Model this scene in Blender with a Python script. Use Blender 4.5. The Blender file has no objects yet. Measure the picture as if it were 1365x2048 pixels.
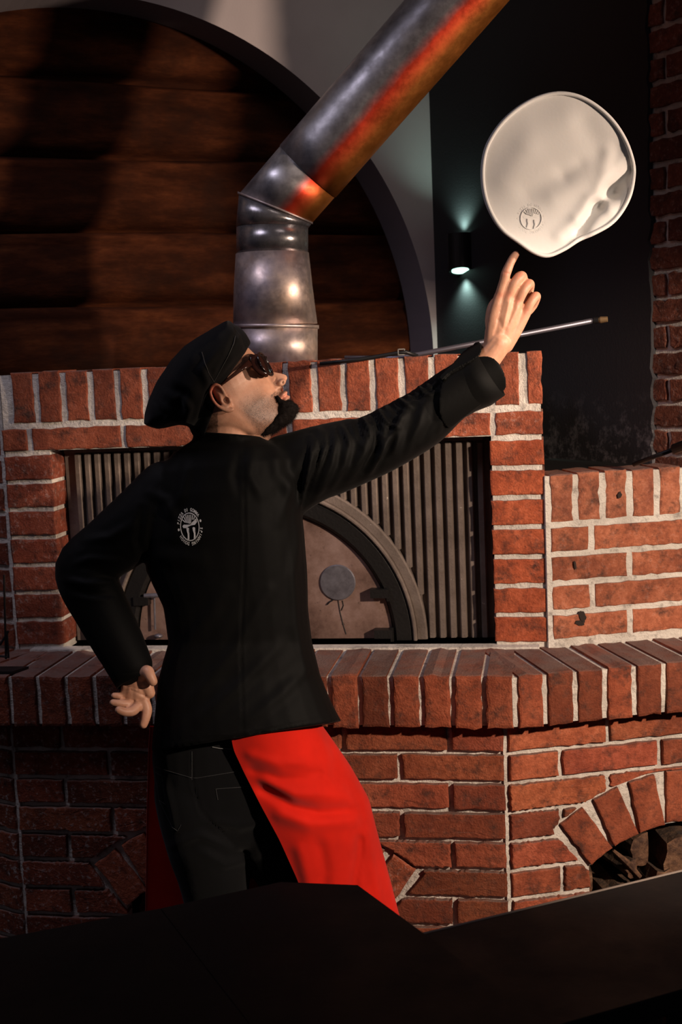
import bpy, bmesh, math, random
import numpy as np
from mathutils import Vector, Matrix
from mathutils.bvhtree import BVHTree

random.seed(7)
rng = np.random.RandomState(11)
SC = bpy.context.scene
COL = SC.collection

# ------------------------------------------------------------------ camera
FPX, PSI, PIT, ROL = 2500.0, 0.162, 0.122, 0.043
CAM = np.array([0.0, -2.81, 1.70])
FH = np.array([-math.sin(PSI), math.cos(PSI), 0.0])      # heading, level
R0 = np.array([math.cos(PSI), math.sin(PSI), 0.0])
ZU = np.array([0.0, 0.0, 1.0])
FW = FH * math.cos(PIT) - ZU * math.sin(PIT)
U0 = FH * math.sin(PIT) + ZU * math.cos(PIT)
RI = math.cos(ROL) * R0 - math.sin(ROL) * U0
UP = math.sin(ROL) * R0 + math.cos(ROL) * U0
cd = bpy.data.cameras.new('camera')
cam = bpy.data.objects.new('camera', cd)
COL.objects.link(cam)
cd.sensor_fit = 'VERTICAL'
cd.sensor_height = 36.0
cd.lens = 36.0 * FPX / 2048.0
cd.clip_start = 0.05
cam.matrix_world = Matrix(((RI[0], UP[0], -FW[0], CAM[0]), (RI[1], UP[1], -FW[1], CAM[1]),
                           (RI[2], UP[2], -FW[2], CAM[2]), (0, 0, 0, 1)))
cd.dof.use_dof = True
cd.dof.focus_distance = 2.52
cd.dof.aperture_fstop = 7.0
SC.camera = cam

# ------------------------------------------------------------------ world, light, exposure
w = bpy.data.worlds.new('world')
SC.world = w
w.use_nodes = True
w.node_tree.nodes['Background'].inputs[0].default_value = (0.78, 0.70, 0.86, 1)
w.node_tree.nodes['Background'].inputs[1].default_value = 0.036
SC.view_settings.view_transform = 'Standard'
SC.view_settings.look = 'None'
SC.view_settings.gamma = 1.0
SC.view_settings.exposure = -0.08
SC.view_settings.use_curve_mapping = False


def hd(a, b, z=0.0):
    """a metres right of, b metres ahead of the camera, level"""
    return CAM[0] + a * R0[0] + b * FH[0], CAM[1] + a * R0[1] + b * FH[1], z


def spot(name, loc, target, power, color, size, angle, blend):
    ld = bpy.data.lights.new(name, 'SPOT')
    ld.energy = power
    ld.color = color
    ld.shadow_soft_size = size
    ld.spot_size = math.radians(angle)
    ld.spot_blend = blend
    lo = bpy.data.objects.new(name, ld)
    COL.objects.link(lo)
    lo.location = loc
    d = Vector(target) - Vector(loc)
    lo.rotation_euler = d.to_track_quat('-Z', 'Y').to_euler()
    return lo


spot('warm_key_lamp', hd(1.9, 0.6, 2.1), hd(0.46, 2.85, 0.99), 450, (1.0, 0.79, 0.62), 0.045, 43, 0.45)
spot('warm_side_lamp', hd(2.72, 1.74, 2.08), hd(-0.35, 3.15, 2.15), 370, (1.0, 0.76, 0.58), 0.09, 34, 0.3)
spot('added_plaster_fill', hd(0.50, 2.55, 3.3), hd(-0.05, 3.8, 2.35), 12, (1.0, 0.84, 0.76), 0.25, 62, 0.8)  # added warm fill for the plaster, no fixture stands here
spot('cool_ceiling_lamp', hd(-1.1, 2.1, 3.3), hd(-0.55, 3.0, 1.4), 52, (0.84, 0.80, 1.0), 0.40, 72, 0.6)

# ------------------------------------------------------------------ geometry helpers
def ray(x, y):
    d = FW * FPX + RI * (x - 682.5) - UP * (y - 1024.0)
    return d / FPX


def on_plane(x, y, p0, n):
    d = ray(x, y)
    return CAM + d * (np.dot(np.asarray(p0, float) - CAM, n) / np.dot(d, n))


def at_b(x, y, b):
    """point seen at image position (x, y) lying b metres ahead of the camera"""
    return on_plane(x, y, CAM + FH * b, FH)


BM = 2.5                                   # distance of the man


def M(x, y, d=0.0):
    """d in millimetres behind (+) or in front (-) of the man's middle"""
    return at_b(x, y, BM + d / 1000.0)


def unit(v):
    v = np.asarray(v, float)
    return v / (np.linalg.norm(v) + 1e-12)


def link(name, me, mats=(), parent=None, smooth=False):
    o = bpy.data.objects.new(name, me)
    COL.objects.link(o)
    for m in (mats if isinstance(mats, (list, tuple)) else [mats]):
        me.materials.append(m)
    if parent is not None:
        o.parent = parent
    if smooth:
        me.polygons.foreach_set('use_smooth', [True] * len(me.polygons))
    return o


def tag(o, label=None, cat=None, group=None, kind=None):
    if label: o['label'] = label
    if cat: o['category'] = cat
    if group: o['group'] = group
    if kind: o['kind'] = kind
    return o


def empty(name, loc, label=None, cat=None, group=None):
    o = bpy.data.objects.new(name, None)
    o.empty_display_size = 0.05
    COL.objects.link(o)
    o.location = loc
    bpy.context.view_layer.update()
    return tag(o, label, cat, group)


def adopt(parent, *kids):
    """parent keeping the world placement of meshes built in world coordinates"""
    for k in kids:
        k.parent = parent
        k.matrix_parent_inverse = Matrix.Translation(parent.location).inverted()


class MB:
    """collects vertices and faces, one mesh object when built"""
    def __init__(s):
        s.v, s.f, s.c, s.m = [], [], [], []

    def add(s, vs, fs, col=(1, 1, 1, 0), mat=0):
        b = len(s.v)
        s.v += [tuple(map(float, p)) for p in vs]
        s.c += [tuple(col)] * len(vs)
        s.f += [tuple(i + b for i in f) for f in fs]
        s.m += [mat] * len(fs)

    def build(s, name, mats, parent=None, smooth=False, fixn=True):
        me = bpy.data.meshes.new(name)
        me.from_pydata(s.v, [], s.f)
        ca = me.color_attributes.new('tint', 'FLOAT_COLOR', 'POINT')
        ca.data.foreach_set('color', np.array(s.c, float).ravel())
        me.polygons.foreach_set('material_index', s.m)
        if fixn:
            bm = bmesh.new(); bm.from_mesh(me)
            bmesh.ops.recalc_face_normals(bm, faces=bm.faces)
            bm.to_mesh(me); bm.free()
        o = link(name, me, mats, None, smooth)
        if parent is not None:
            adopt(parent, o)
        return o

    # shapes
    def box(s, o, a, b, c, **k):
        o, a, b, c = [np.asarray(t, float) for t in (o, a, b, c)]
        vs = [o + i * a + j * b + l * c for l in (0, 1) for j in (0, 1) for i in (0, 1)]
        s.add(vs, [(0, 1, 3, 2), (4, 6, 7, 5), (0, 4, 5, 1), (2, 3, 7, 6), (0, 2, 6, 4), (1, 5, 7, 3)], **k)

    def loft(s, rings, caps=True, closed=True, **k):
        n = len(rings[0]); vs = [p for r in rings for p in r]; fs = []
        for i in range(len(rings) - 1):
            for j in range(n if closed else n - 1):
                a, b = i * n + j, i * n + (j + 1) % n
                fs.append((a, b, b + n, a + n))
        if caps:
            fs.append(tuple(range(n - 1, -1, -1)))
            fs.append(tuple((len(rings) - 1) * n + j for j in range(n)))
        s.add(vs, fs, **k)

    def tube(s, pts, rad, n=12, **k):
        pts = [np.asarray(p, float) for p in pts]
        if not isinstance(rad, (list, tuple)): rad = [rad] * len(pts)
        rings = []; ref = None
        for i, p in enumerate(pts):
            t = unit(pts[min(i + 1, len(pts) - 1)] - pts[max(i - 1, 0)])
            if ref is None:
                ref = np.array([0, 0, 1.0]) if abs(t[2]) < .9 else np.array([1.0, 0, 0])
            a = unit(np.cross(ref, t)); b = np.cross(t, a); ref = b
            ref = b if abs(np.dot(b, t)) < .99 else ref
            rings.append([p + rad[i] * (math.cos(q) * a + math.sin(q) * b) for q in np.arange(n) * 2 * math.pi / n])
        s.loft(rings, **k)

    def capsule(s, p, q, r0, r1, n=14, **k):
        p, q = np.asarray(p, float), np.asarray(q, float)
        L = np.linalg.norm(q - p); t = unit(q - p)
        pts, rad = [], []
        for a in np.linspace(-math.pi / 2 + .25, 0, 5): pts.append(p + t * r0 * math.sin(a)); rad.append(r0 * math.cos(a))
        for a in np.linspace(0, math.pi / 2 - .25, 5): pts.append(q + t * r1 * math.sin(a)); rad.append(r1 * math.cos(a))
        s.tube(pts, rad, n, **k)

    def ball(s, c, rx, ry=None, rz=None, ax=None, n=16, m=10, **k):
        c = np.asarray(c, float); ry = ry or rx; rz = rz or rx
        ax = np.eye(3) if ax is None else np.asarray(ax)
        rings = []
        for i in range(1, m):
            a = math.pi * i / m
            rings.append([c + ax[0] * rx * math.sin(a) * math.cos(q) + ax[1] * ry * math.sin(a) * math.sin(q) + ax[2] * rz * math.cos(a)
                          for q in np.arange(n) * 2 * math.pi / n])
        s.loft(rings, **k)


# ------------------------------------------------------------------ material helpers
def mat(name, color=(.5, .5, .5), rough=.6, metal=0.0, spec=.5):
    m = bpy.data.materials.new(name); m.use_nodes = True
    b = m.node_tree.nodes['Principled BSDF']
    b.inputs['Base Color'].default_value = (*color, 1)
    b.inputs['Roughness'].default_value = rough
    b.inputs['Metallic'].default_value = metal
    b.inputs['Specular IOR Level'].default_value = spec
    return m


class NT:
    def __init__(s, m):
        s.t = m.node_tree; s.b = s.t.nodes['Principled BSDF']

    def n(s, typ, **kw):
        x = s.t.nodes.new(typ)
        for k, v in kw.items():
            if k in x.inputs.keys():
                x.inputs[k].default_value = v
            else:
                setattr(x, k, v)
        return x

    def l(s, a, b): s.t.links.new(a, b)

    def coord(s, scale=(1, 1, 1), rot=(0, 0, 0)):
        c = s.n('ShaderNodeTexCoord'); mp = s.n('ShaderNodeMapping')
        mp.inputs['Scale'].default_value = scale; mp.inputs['Rotation'].default_value = rot
        s.l(c.outputs['Object'], mp.inputs['Vector']); return mp.outputs[0]

    def noise(s, vec, scale, detail=4, rough=.6):
        x = s.n('ShaderNodeTexNoise'); x.inputs['Scale'].default_value = scale
        x.inputs['Detail'].default_value = detail; x.inputs['Roughness'].default_value = rough
        if vec is not None: s.l(vec, x.inputs['Vector'])
        return x.outputs['Fac']

    def ramp(s, fac, stops):
        r = s.n('ShaderNodeValToRGB'); e = r.color_ramp.elements
        while len(e) < len(stops): e.new(.5)
        for i, (p, c) in enumerate(stops):
            e[i].position = p; e[i].color = (*c, 1) if len(c) == 3 else c
        s.l(fac, r.inputs[0]); return r.outputs['Color']

    def mix(s, fac, a, b, mode='MIX'):
        x = s.n('ShaderNodeMix'); x.data_type = 'RGBA'; x.blend_type = mode
        for sock, v in ((x.inputs[0], fac), (x.inputs[6], a), (x.inputs[7], b)):
            if hasattr(v, 'is_linked') or hasattr(v, 'links'): s.l(v, sock)
            elif isinstance(v, (int, float)): sock.default_value = v
            else: sock.default_value = (*v, 1) if len(v) == 3 else v
        return x.outputs[2]

    def math(s, op, a, b=0.0):
        x = s.n('ShaderNodeMath'); x.operation = op
        for sock, v in ((x.inputs[0], a), (x.inputs[1], b)):
            if isinstance(v, (int, float)): sock.default_value = v
            else: s.l(v, sock)
        return x.outputs[0]

    def attr(s, name='tint'):
        a = s.n('ShaderNodeAttribute'); a.attribute_name = name; return a

    def bump(s, h, dist=.002, strength=1.0, normal=None):
        b = s.n('ShaderNodeBump'); b.inputs['Distance'].default_value = dist; b.inputs['Strength'].default_value = strength
        s.l(h, b.inputs['Height'])
        if normal is not None: s.l(normal, b.inputs['Normal'])
        s.l(b.outputs[0], s.b.inputs['Normal']); return b.outputs[0]


def brick_material(name, base=(.36, .088, .040)):
    m = mat(name, base, .82, 0, .25); t = NT(m); v = t.coord()
    n1 = t.noise(v, 9, 5, .65); n2 = t.noise(v, 75, 5, .75); n3 = t.noise(v, 230, 3, .6)
    vs = t.coord((1, 1, 1)); n4 = t.noise(vs, 26, 6, .72)
    a = t.attr()
    c = t.ramp(n1, [(.3, (base[0] * .55, base[1] * .5, base[2] * .55)), (.5, base), (.72, (base[0] * 1.35, base[1] * 1.55, base[2] * 1.7))])
    c = t.mix(1.0, c, a.outputs['Color'], 'MULTIPLY')
    c = t.mix(t.ramp(n2, [(.35, (.45,) * 3), (.6, (0,) * 3)]), c, (base[0] * .25, base[1] * .25, base[2] * .3))
    soot = t.ramp(n4, [(.50, (0,) * 3), (.70, (.85,) * 3)])
    c = t.mix(soot, c, (.035, .022, .018))
    # lime specks, strength from the brick's own alpha
    sp = t.ramp(t.noise(v, 75, 5, .75), [(.55, (0,) * 3), (.63, (1,) * 3)])
    c = t.mix(t.math('MULTIPLY', sp, a.outputs['Alpha']), c, (.42, .36, .33))
    ge = t.n('ShaderNodeNewGeometry'); sz = t.n('ShaderNodeSeparateXYZ'); t.l(ge.outputs['True Normal'], sz.inputs[0])
    dust = t.math('MULTIPLY', t.ramp(sz.outputs[2], [(.75, (0,) * 3), (.95, (1,) * 3)]), t.ramp(t.noise(v, 14, 5, .6), [(.35, (.35,) * 3), (.6, (.85,) * 3)]))
    c = t.mix(dust, c, (.20, .135, .115))
    t.l(c, t.b.inputs['Base Color'])
    h = t.math('ADD', t.math('MULTIPLY', n2, .7), t.math('MULTIPLY', n3, .5))
    b1 = t.bump(h, .0042, 1.0)
    return m


def mortar_material():
    m = mat('mortar', (.62, .56, .50), .92, 0, .2); t = NT(m); v = t.coord()
    n1 = t.noise(v, 12, 5, .6); n2 = t.noise(v, 140, 5, .7); n3 = t.noise(v, 35, 5, .7)
    c = t.ramp(n1, [(.3, (.46, .41, .36)), (.6, (.70, .64, .57))])
    c = t.mix(t.ramp(n3, [(.54, (0,) * 3), (.70, (.75,) * 3)]), c, (.17, .14, .125))
    t.l(c, t.b.inputs['Base Color'])
    t.bump(t.math('ADD', t.math('MULTIPLY', n3, .7), t.math('MULTIPLY', n2, .4)), .007, 1.0)
    return m


BRICK = brick_material('red_brick')
BRICK_DARK = brick_material('brown_brick', (.24, .075, .042))
MORTAR = mortar_material()


def cloth_material(name, color, rough=.85, weave=900, sheen=.15, bumpd=.0006, spec=.09):
    m = mat(name, color, rough, 0, spec); t = NT(m); v = t.coord()
    n1 = t.noise(v, 6, 4, .6); n2 = t.noise(v, weave, 2, .5); n3 = t.noise(v, 45, 4, .6)
    c = t.ramp(n1, [(.3, tuple(x * .8 for x in color)), (.7, tuple(min(1, x * 1.2) for x in color))])
    t.l(c, t.b.inputs['Base Color'])
    t.b.inputs['Sheen Weight'].default_value = sheen
    t.b.inputs['Sheen Roughness'].default_value = .5
    t.bump(t.math('ADD', t.math('MULTIPLY', n2, .3), t.math('MULTIPLY', n3, .7)), bumpd, .6)
    return m


# ------------------------------------------------------------------ brick laying
def resample(poly, step=.016):
    out = []
    for i in range(len(poly)):
        a, b = np.array(poly[i], float), np.array(poly[(i + 1) % len(poly)], float)
        k = max(1, int(np.linalg.norm(b - a) / step))
        for j in range(k): out.append(a + (b - a) * j / k)
    return out


def clip_poly(poly, p, n):
    """keep the side of the line through p where (x-p).n >= 0"""
    out = []; p = np.array(p, float); n = np.array(n, float)
    for i in range(len(poly)):
        a, b = np.array(poly[i], float), np.array(poly[(i + 1) % len(poly)], float)
        da, db = np.dot(a - p, n), np.dot(b - p, n)
        if da >= 0: out.append(a)
        if da * db < 0: out.append(a + (b - a) * da / (da - db))
    return out


def brick(mb, poly, O, Uv, Vv, N, depth=.05, proud=.0, chamfer=.004, jit=.0010, tint=None, speck=0.0):
    """one brick: outline poly in (u, v) on a wall with origin O, outward normal N"""
    if len(poly) < 3: return
    c = np.mean(np.array(poly), axis=0)
    ext = np.ptp(np.array(poly), axis=0)
    if min(ext) < .012: return
    pr = proud + random.uniform(-.0018, .0018)
    pts = resample(poly)
    pts = [p + rng.normal(0, jit, 2) for p in pts]
    mid = [p + (c - p) / (np.linalg.norm(c - p) + 1e-9) * chamfer * random.uniform(.15, .5) for p in pts]
    inn = [p + (c - p) / (np.linalg.norm(c - p) + 1e-9) * chamfer * (random.uniform(1.0, 1.5)) for p in pts]
    inn2 = [p + (c - p) * .5 for p in pts]
    W = lambda q, h: O + Uv * q[0] + Vv * q[1] + N * h
    tl = random.uniform(-.002, .002), random.uniform(-.002, .002)
    T = lambda q: tl[0] * (q[0] - c[0]) / .1 + tl[1] * (q[1] - c[1]) / .05
    rings = [[W(p, pr - depth) for p in pts], [W(p, pr - chamfer * .9 + T(p)) for p in pts],
             [W(p, pr - chamfer * .25 + T(p)) for p in mid], [W(p, pr + T(p)) for p in inn], [W(p, pr + T(p) + random.uniform(-.0006, .0006)) for p in inn2]]
    if tint is None:
        g = random.uniform(.68, 1.2); r = random.uniform(-.08, .12)
        tint = (g, g * (1 + r), g * (1 + r * 1.3))
    mb.loft(rings, col=(*tint, speck))


def rect(u0, v0, u1, v1): return [(u0, v0), (u1, v0), (u1, v1), (u0, v1)]


def mortar_slab(mb, poly, O, Uv, Vv, N, front=-.011, depth=.06):
    W = lambda q, h: O + Uv * q[0] + Vv * q[1] + N * h
    n = len(poly)
    vs = [W(p, front) for p in poly] + [W(p, front - depth) for p in poly]
    fs = [tuple(range(n)), tuple(range(2 * n - 1, n - 1, -1))] + [(i, i + n, (i + 1) % n + n, (i + 1) % n) for i in range(n)]
    mb.add(vs, fs, mat=1, col=(1, 1, 1, 0))


ST, HD_, JO, PT = .236, .118, .0125, .0706      # stretcher, header, joint, course pitch
BH = PT - JO

# ------------------------------------------------------------------ the room
W1 = unit((-.828, -.561, 0)); N1 = unit((.561, -.828, 0))          # plaster wall direction, outward normal
CORN = np.array([-.317, 1.141, 0])
W2 = unit((.633, -.774, 0)); N2 = unit((-.774, -.633, 0))


def plaster(name, c, rough=.85, stains=None):
    m = mat(name, c, rough, 0, .25); t = NT(m); v = t.coord()
    n1 = t.noise(v, 3, 4, .5); n2 = t.noise(v, 180, 4, .6)
    col = t.ramp(n1, [(.3, tuple(x * .9 for x in c)), (.7, tuple(x * 1.1 for x in c))])
    if stains:
        col = t.mix(t.ramp(t.noise(v, 16, 6, .75), [(.57, (0,) * 3), (.70, (1,) * 3)]), col, stains)
    t.l(col, t.b.inputs['Base Color']); t.bump(n2, .0008, .6)
    return m


PL_GREY = plaster('mauve_grey_plaster', (.42, .36, .36))
PL_SHADE = plaster('shaded_reveal_plaster', (.24, .21, .225))  # wall plaster again, with the arch reveal's shade put into its colour
PL_BLACK = plaster('black_painted_plaster', (.018, .0175, .020), .7)

# plaster wall with a round arch: wall coordinates t along W1 from the corner, z up
AR, AT, AZ, AD = 1.005, 1.02, 1.70, .15
mb = MB()
arc = [(AT - AR * math.cos(a), AZ + AR * math.sin(a)) for a in np.linspace(0, math.pi, 73)]
arc = [(AT - AR, 0.0)] + arc + [(AT + AR, 0.0)]
TW, HW = 3.0, 3.6
P1 = lambda t, z, d=0.0: CORN + W1 * t + ZU * z - N1 * d
outer = []
for (t, z) in arc:
    if t <= AT: f = (0.0, z) if z < .01 else None
# build as strips from the arc out to the border
def border(t, z):
    a = math.atan2(z - AZ, t - AT)
    dx, dz = math.cos(a), math.sin(a)
    if z <= AZ: return (0.0, z) if t < AT else (TW, z)
    ks = []
    if dx < -1e-6: ks.append((0 - AT) / dx)
    if dx > 1e-6: ks.append((TW - AT) / dx)
    if dz > 1e-6: ks.append((HW - AZ) / dz)
    k = min(ks); return (AT + dx * k, AZ + dz * k)
ins = [P1(*p) for p in arc]; outs = [P1(*border(*p)) for p in arc]; n = len(arc)
mb.add(ins + outs, [(i, i + 1, i + 1 + n, i + n) for i in range(n - 1)])
for cpt, ci in (((0.0, HW), 0), ((TW, HW), 1)):
    best = sorted(range(n), key=lambda i: np.linalg.norm(np.array(border(*arc[i])) - cpt))[:2]
    mb.add([P1(*cpt), P1(*border(*arc[best[0]])), P1(*border(*arc[best[1]]))], [(0, 1, 2)])
back = [P1(p[0], p[1], AD) for p in arc]
mb.add(ins + back, [(i, i + 1, i + 1 + n, i + n) for i in range(n - 1)], mat=1)
o = mb.build('wall_back', [PL_GREY, PL_SHADE], fixn=False); tag(o, kind='structure')

# log wall in the arch
wood = mat('dark_log_wood', (.08, .028, .012), .85, 0, .05); t = NT(wood)
ang = math.atan2(W1[1], W1[0])
v = t.coord((1, 1, 1), (0, 0, -ang)); sx = t.n('ShaderNodeMapping'); sx.inputs['Scale'].default_value = (1.3, 4, 4.5)
t.l(v, sx.inputs['Vector'])
g1 = t.noise(sx.outputs[0], 3.2, 8, .68); g2 = t.noise(sx.outputs[0], 22, 5, .6); g3 = t.noise(v, 5.5, 4, .6)
c = t.ramp(g1, [(.30, (.018, .006, .0035)), (.48, (.040, .0115, .005)), (.60, (.075, .021, .008)), (.78, (.15, .045, .015))])
c = t.mix(t.ramp(g3, [(.32, (.7,) * 3), (.50, (0,) * 3)]), c, (.02, .009, .006))
t.l(c, t.b.inputs['Base Color'])
t.bump(t.math('ADD', t.math('MULTIPLY', g1, .6), t.math('MULTIPLY', g2, .4)), .006, .8)
mb = MB(); rows = []
LP = .212; z0 = 1.70 - LP * 4 - .035
for k in range(9):
    for q in np.linspace(0, 1, 15):
        e = abs(q - .5) * 2
        d = AD + .004 + .045 * (e ** 3.5) + (.02 if q in (0, 1) else 0)
        if q > .9: d = AD + (.006 if q < 1 else .035)
        rows.append([P1(tt, z0 + (k + q) * LP + .004 * math.sin(tt * 5 + k * 2), d + .003 * math.sin(tt * 3 + k)) for tt in np.linspace(-.05, 2.3, 20)])
mb.loft(rows, caps=False, closed=False)
o = mb.build('wall_niche', wood, smooth=True, fixn=False); tag(o, kind='structure')

# black right wall with its raised edge, and the exposed brick pier
mb = MB()
P2 = lambda s, z, d=0.0: CORN + W2 * s + ZU * z + N2 * d
PIER = np.linalg.norm(np.array([.268, .423, 0]) - CORN)
es = []
zz = np.linspace(0, HW, 150)
edge = [PIER + .006 + rng.normal(0, .0035) for _ in zz]
mb.loft([[P2(0, z) for z in zz], [P2(PIER - .1, z) for z in zz], [P2(e, z) for e, z in zip(edge, zz)], [P2(e + .004, z, -.012) for e, z in zip(edge, zz)]], caps=False, closed=False)
stain = plaster('sooty_black_plaster', (.028, .026, .029), .7)
t = NT(stain); v = t.coord()
sp = t.noise(v, 20, 7, .78); sep = t.n('ShaderNodeSeparateXYZ'); t.l(v, sep.inputs[0])
# efflorescence bloom sits low on the wall just above the low brick parapet
zf = t.ramp(t.math('SUBTRACT', 1.62, sep.outputs[2]), [(.03, (0,) * 3), (.2, (1,) * 3)])
c = t.mix(t.math('MULTIPLY', t.ramp(sp, [(.5, (0,) * 3), (.68, (1,) * 3)]), zf), (.028, .026, .029), (.22, .20, .21))
t.l(c, t.b.inputs['Base Color'])
o = mb.build('wall_right', stain, fixn=False); tag(o, kind='structure')

mb = MB(); PP = .0643
O2 = P2(PIER, 0, -.010)
for k in range(-2, 50):
    zc = 1.415 + (k - .5) * PP - .012
    if zc < 0 or zc > 3.5: continue
    u = -.035
    ln = [.086, .215] if k % 2 else [.215, .215]
    for L in ln:
        L = min(L, .13 - u)
        if L < .03: continue
        tn = random.uniform(.55, 1.15)
        brick(mb, rect(u, zc, u + L, zc + PP - .013), O2, W2, ZU, N2, depth=.06, proud=.004, jit=.0016, tint=(tn, tn, tn), speck=.25)
        u += L + .012
mortar_slab(mb, rect(-.006, 0, .13, HW), O2, W2, ZU, N2, front=-.004, depth=.05)
o = mb.build('wall_pier', [BRICK_DARK, MORTAR]); tag(o, kind='structure')

# floor
fl = mat('dark_floor_tile', (.03, .027, .026), .5); t = NT(fl); v = t.coord()
bt = t.n('ShaderNodeTexBrick'); bt.inputs['Scale'].default_value = 1.0; bt.inputs['Brick Width'].default_value = .4; bt.inputs['Row Height'].default_value = .4
bt.inputs['Color1'].default_value = (.035, .03, .028, 1); bt.inputs['Color2'].default_value = (.028, .025, .024, 1); bt.inputs['Mortar'].default_value = (.012, .011, .011, 1)
bt.inputs['Mortar Size'].default_value = .004; bt.offset = 0
t.l(v, bt.inputs['Vector']); t.l(bt.outputs['Color'], t.b.inputs['Base Color'])
mb = MB(); mb.box((-4, -4.2, -.05), (8, 0, 0), (0, 6.2, 0), (0, 0, .05))
o = mb.build('floor', fl); tag(o, kind='structure')

# ------------------------------------------------------------------ the brick oven
oven = empty('brick_oven', (-.69, .3, 0), 'corner pizza oven of red brick with a protruding ledge, iron front and wood store arches', 'oven')
XR, XL = -.104, -1.30
A = math.radians(20)
UR, NR = np.array([math.cos(A), math.sin(A), 0]), np.array([math.sin(A), -math.cos(A), 0])
UL, NL = np.array([math.cos(A), -math.sin(A), 0]), np.array([-math.sin(A), -math.cos(A), 0])
NY = np.array([0, -1.0, 0]); UX = np.array([1.0, 0, 0])
ZT = .8455                                    # top of the first course under the ledge
CX0, CZ0, RO, RIa = -.716, .0, .632, .505     # front wood arch
half = math.radians(40)


def arch_clip(poly, cx, cz, ro, half, j=.011):
    """cut a course brick by the back and the springers of an arch (centre, radius, half angle)"""
    us = [p[0] for p in poly]; vs_ = [p[1] for p in poly]
    inr = lambda q: min(us) - 1e-4 <= q[0] <= max(us) + 1e-4 and min(vs_) - 1e-4 <= q[1] <= max(vs_) + 1e-4
    R_ = ro + j; out = []; hit = False
    for p in resample(poly, .006):
        d = np.array([p[0] - cx, p[1] - cz]); r = np.linalg.norm(d); a = math.atan2(d[0], d[1])
        s_ = 1 if a > 0 else -1
        nrm = np.array([math.cos(half) * s_, -math.sin(half)])
        pen = j - np.dot(d, nrm)                       # how far inside the springer plane
        if r < R_ and pen > 0 and r > .02:
            hit = True
            c1 = np.array([cx, cz]) + d / r * R_; c2 = np.array([p[0], p[1]]) + nrm * pen
            cand = [(np.linalg.norm(c - p), tuple(c)) for c in (c1, c2) if inr(c) and not (np.linalg.norm(c - (cx, cz)) < R_ - 1e-4 and j - np.dot(c - (cx, cz), nrm) > 1e-4)]
            if cand: out.append(np.array(min(cand)[1]))
        else: out.append(p)
    if not hit: return poly
    o2 = []
    for p in out:
        if not o2 or np.linalg.norm(p - o2[-1]) > .004: o2.append(p)
    ar = abs(sum(o2[i][0] * o2[(i + 1) % len(o2)][1] - o2[(i + 1) % len(o2)][0] * o2[i][1] for i in range(len(o2)))) / 2 if len(o2) > 2 else 0
    return o2 if ar > 2.5e-4 else []


def courses(mb, O, U, N, u0, u1, z0, n, from_right, arch=None, depth=.04, speck=lambda u, z: 0, side=None, start=0, gmul=1.0):
    for k in range(n):
        zt = z0 - k * PT; zb = zt - BH
        u = u1 if from_right else u0
        first = (HD_ if (k + start) % 2 == 0 else ST)
        L = first
        while (u > u0 + .02) if from_right else (u < u1 - .02):
            a, b = (max(u0, u - L), u) if from_right else (u, min(u1, u + L))
            pl = rect(a, zb, b, zt)
            if arch: pl = arch_clip(pl, *arch)
            cc = ((a + b) / 2, (zb + zt) / 2)
            if side and len(pl) >= 3 and cc[1] < side[2]:
                pl = clip_poly(pl, (side[0], 0), (-1, 0)) if cc[0] < (side[0] + side[1]) / 2 else clip_poly(pl, (side[1], 0), (1, 0))
            if len(pl) >= 3:
                g = random.choice([.62, .78, .9, 1.0, 1.12]) * random.uniform(.92, 1.08) * gmul
                brick(mb, pl, O, U, ZU, N, depth=depth, tint=(g, g * random.uniform(.9, 1.1), g), speck=speck(*cc))
            u = a - JO if from_right else b + JO
            L = ST


def voussoirs(mb, O, U, N, cx, cz, ri, ro, half, cnt, depth=.12, gmul=1.0, speck=0):
    for i in range(cnt):
        a0 = -half + 2 * half * i / cnt; a1 = -half + 2 * half * (i + 1) / cnt
        gap = .011 / ri / 2
        wid = (a1 - a0)
        am = (a0 + a1) / 2
        hw = ri * wid / 2 - .0025                # bricks are straight, joints are wedges
        d = np.array([math.sin(am), math.cos(am)]); pt = np.array([math.cos(am), -math.sin(am)])
        c = np.array([cx, cz])
        r1 = random.uniform(-.004, .004)
        pl = [c + d * (ri + r1) - pt * hw, c + d * (ri + r1) + pt * hw, c + d * (ro + r1) + pt * hw, c + d * (ro + r1) - pt * hw]
        g = random.uniform(.75, 1.15) * gmul
        brick(mb, pl, O, U, ZU, N, depth=depth, tint=(g, g, g), speck=speck)


def arch_opening(mb, O, U, N, cx, cz, ri, half, u0, u1, ztop, jamb, back=.42, rec=.011):
    """mortar face around the opening, and the walls of the store behind"""
    aa = np.linspace(-half, half, 25)
    inner = [(cx + ri * math.sin(a), cz + ri * math.cos(a)) for a in aa]
    prof = [(inner[0][0] + 0, 0.0)] + inner + [(inner[-1][0], 0.0)]
    prof[0] = (jamb[0], 0.0); prof[-1] = (jamb[1], 0.0)
    prof.insert(1, (jamb[0], inner[0][1])); prof.insert(-1, (jamb[1], inner[-1][1]))
    mid = len(prof) // 2
    left = [(u0, 0)] + prof[:mid + 1] + [(prof[mid][0], ztop), (u0, ztop)]
    right = [(prof[mid][0], ztop)] + prof[mid:] + [(u1, 0), (u1, ztop)]
    for pl in (left, right):
        mortar_slab(mb, pl, O, U, ZU, N, front=-rec, depth=.05)
    W = lambda q, h: O + U * q[0] + ZU * q[1] + N * h
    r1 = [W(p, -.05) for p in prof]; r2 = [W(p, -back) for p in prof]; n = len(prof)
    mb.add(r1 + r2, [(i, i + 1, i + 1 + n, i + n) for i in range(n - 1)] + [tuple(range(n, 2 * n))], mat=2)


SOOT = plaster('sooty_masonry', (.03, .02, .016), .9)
OVM = [BRICK, MORTAR, SOOT]

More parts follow.
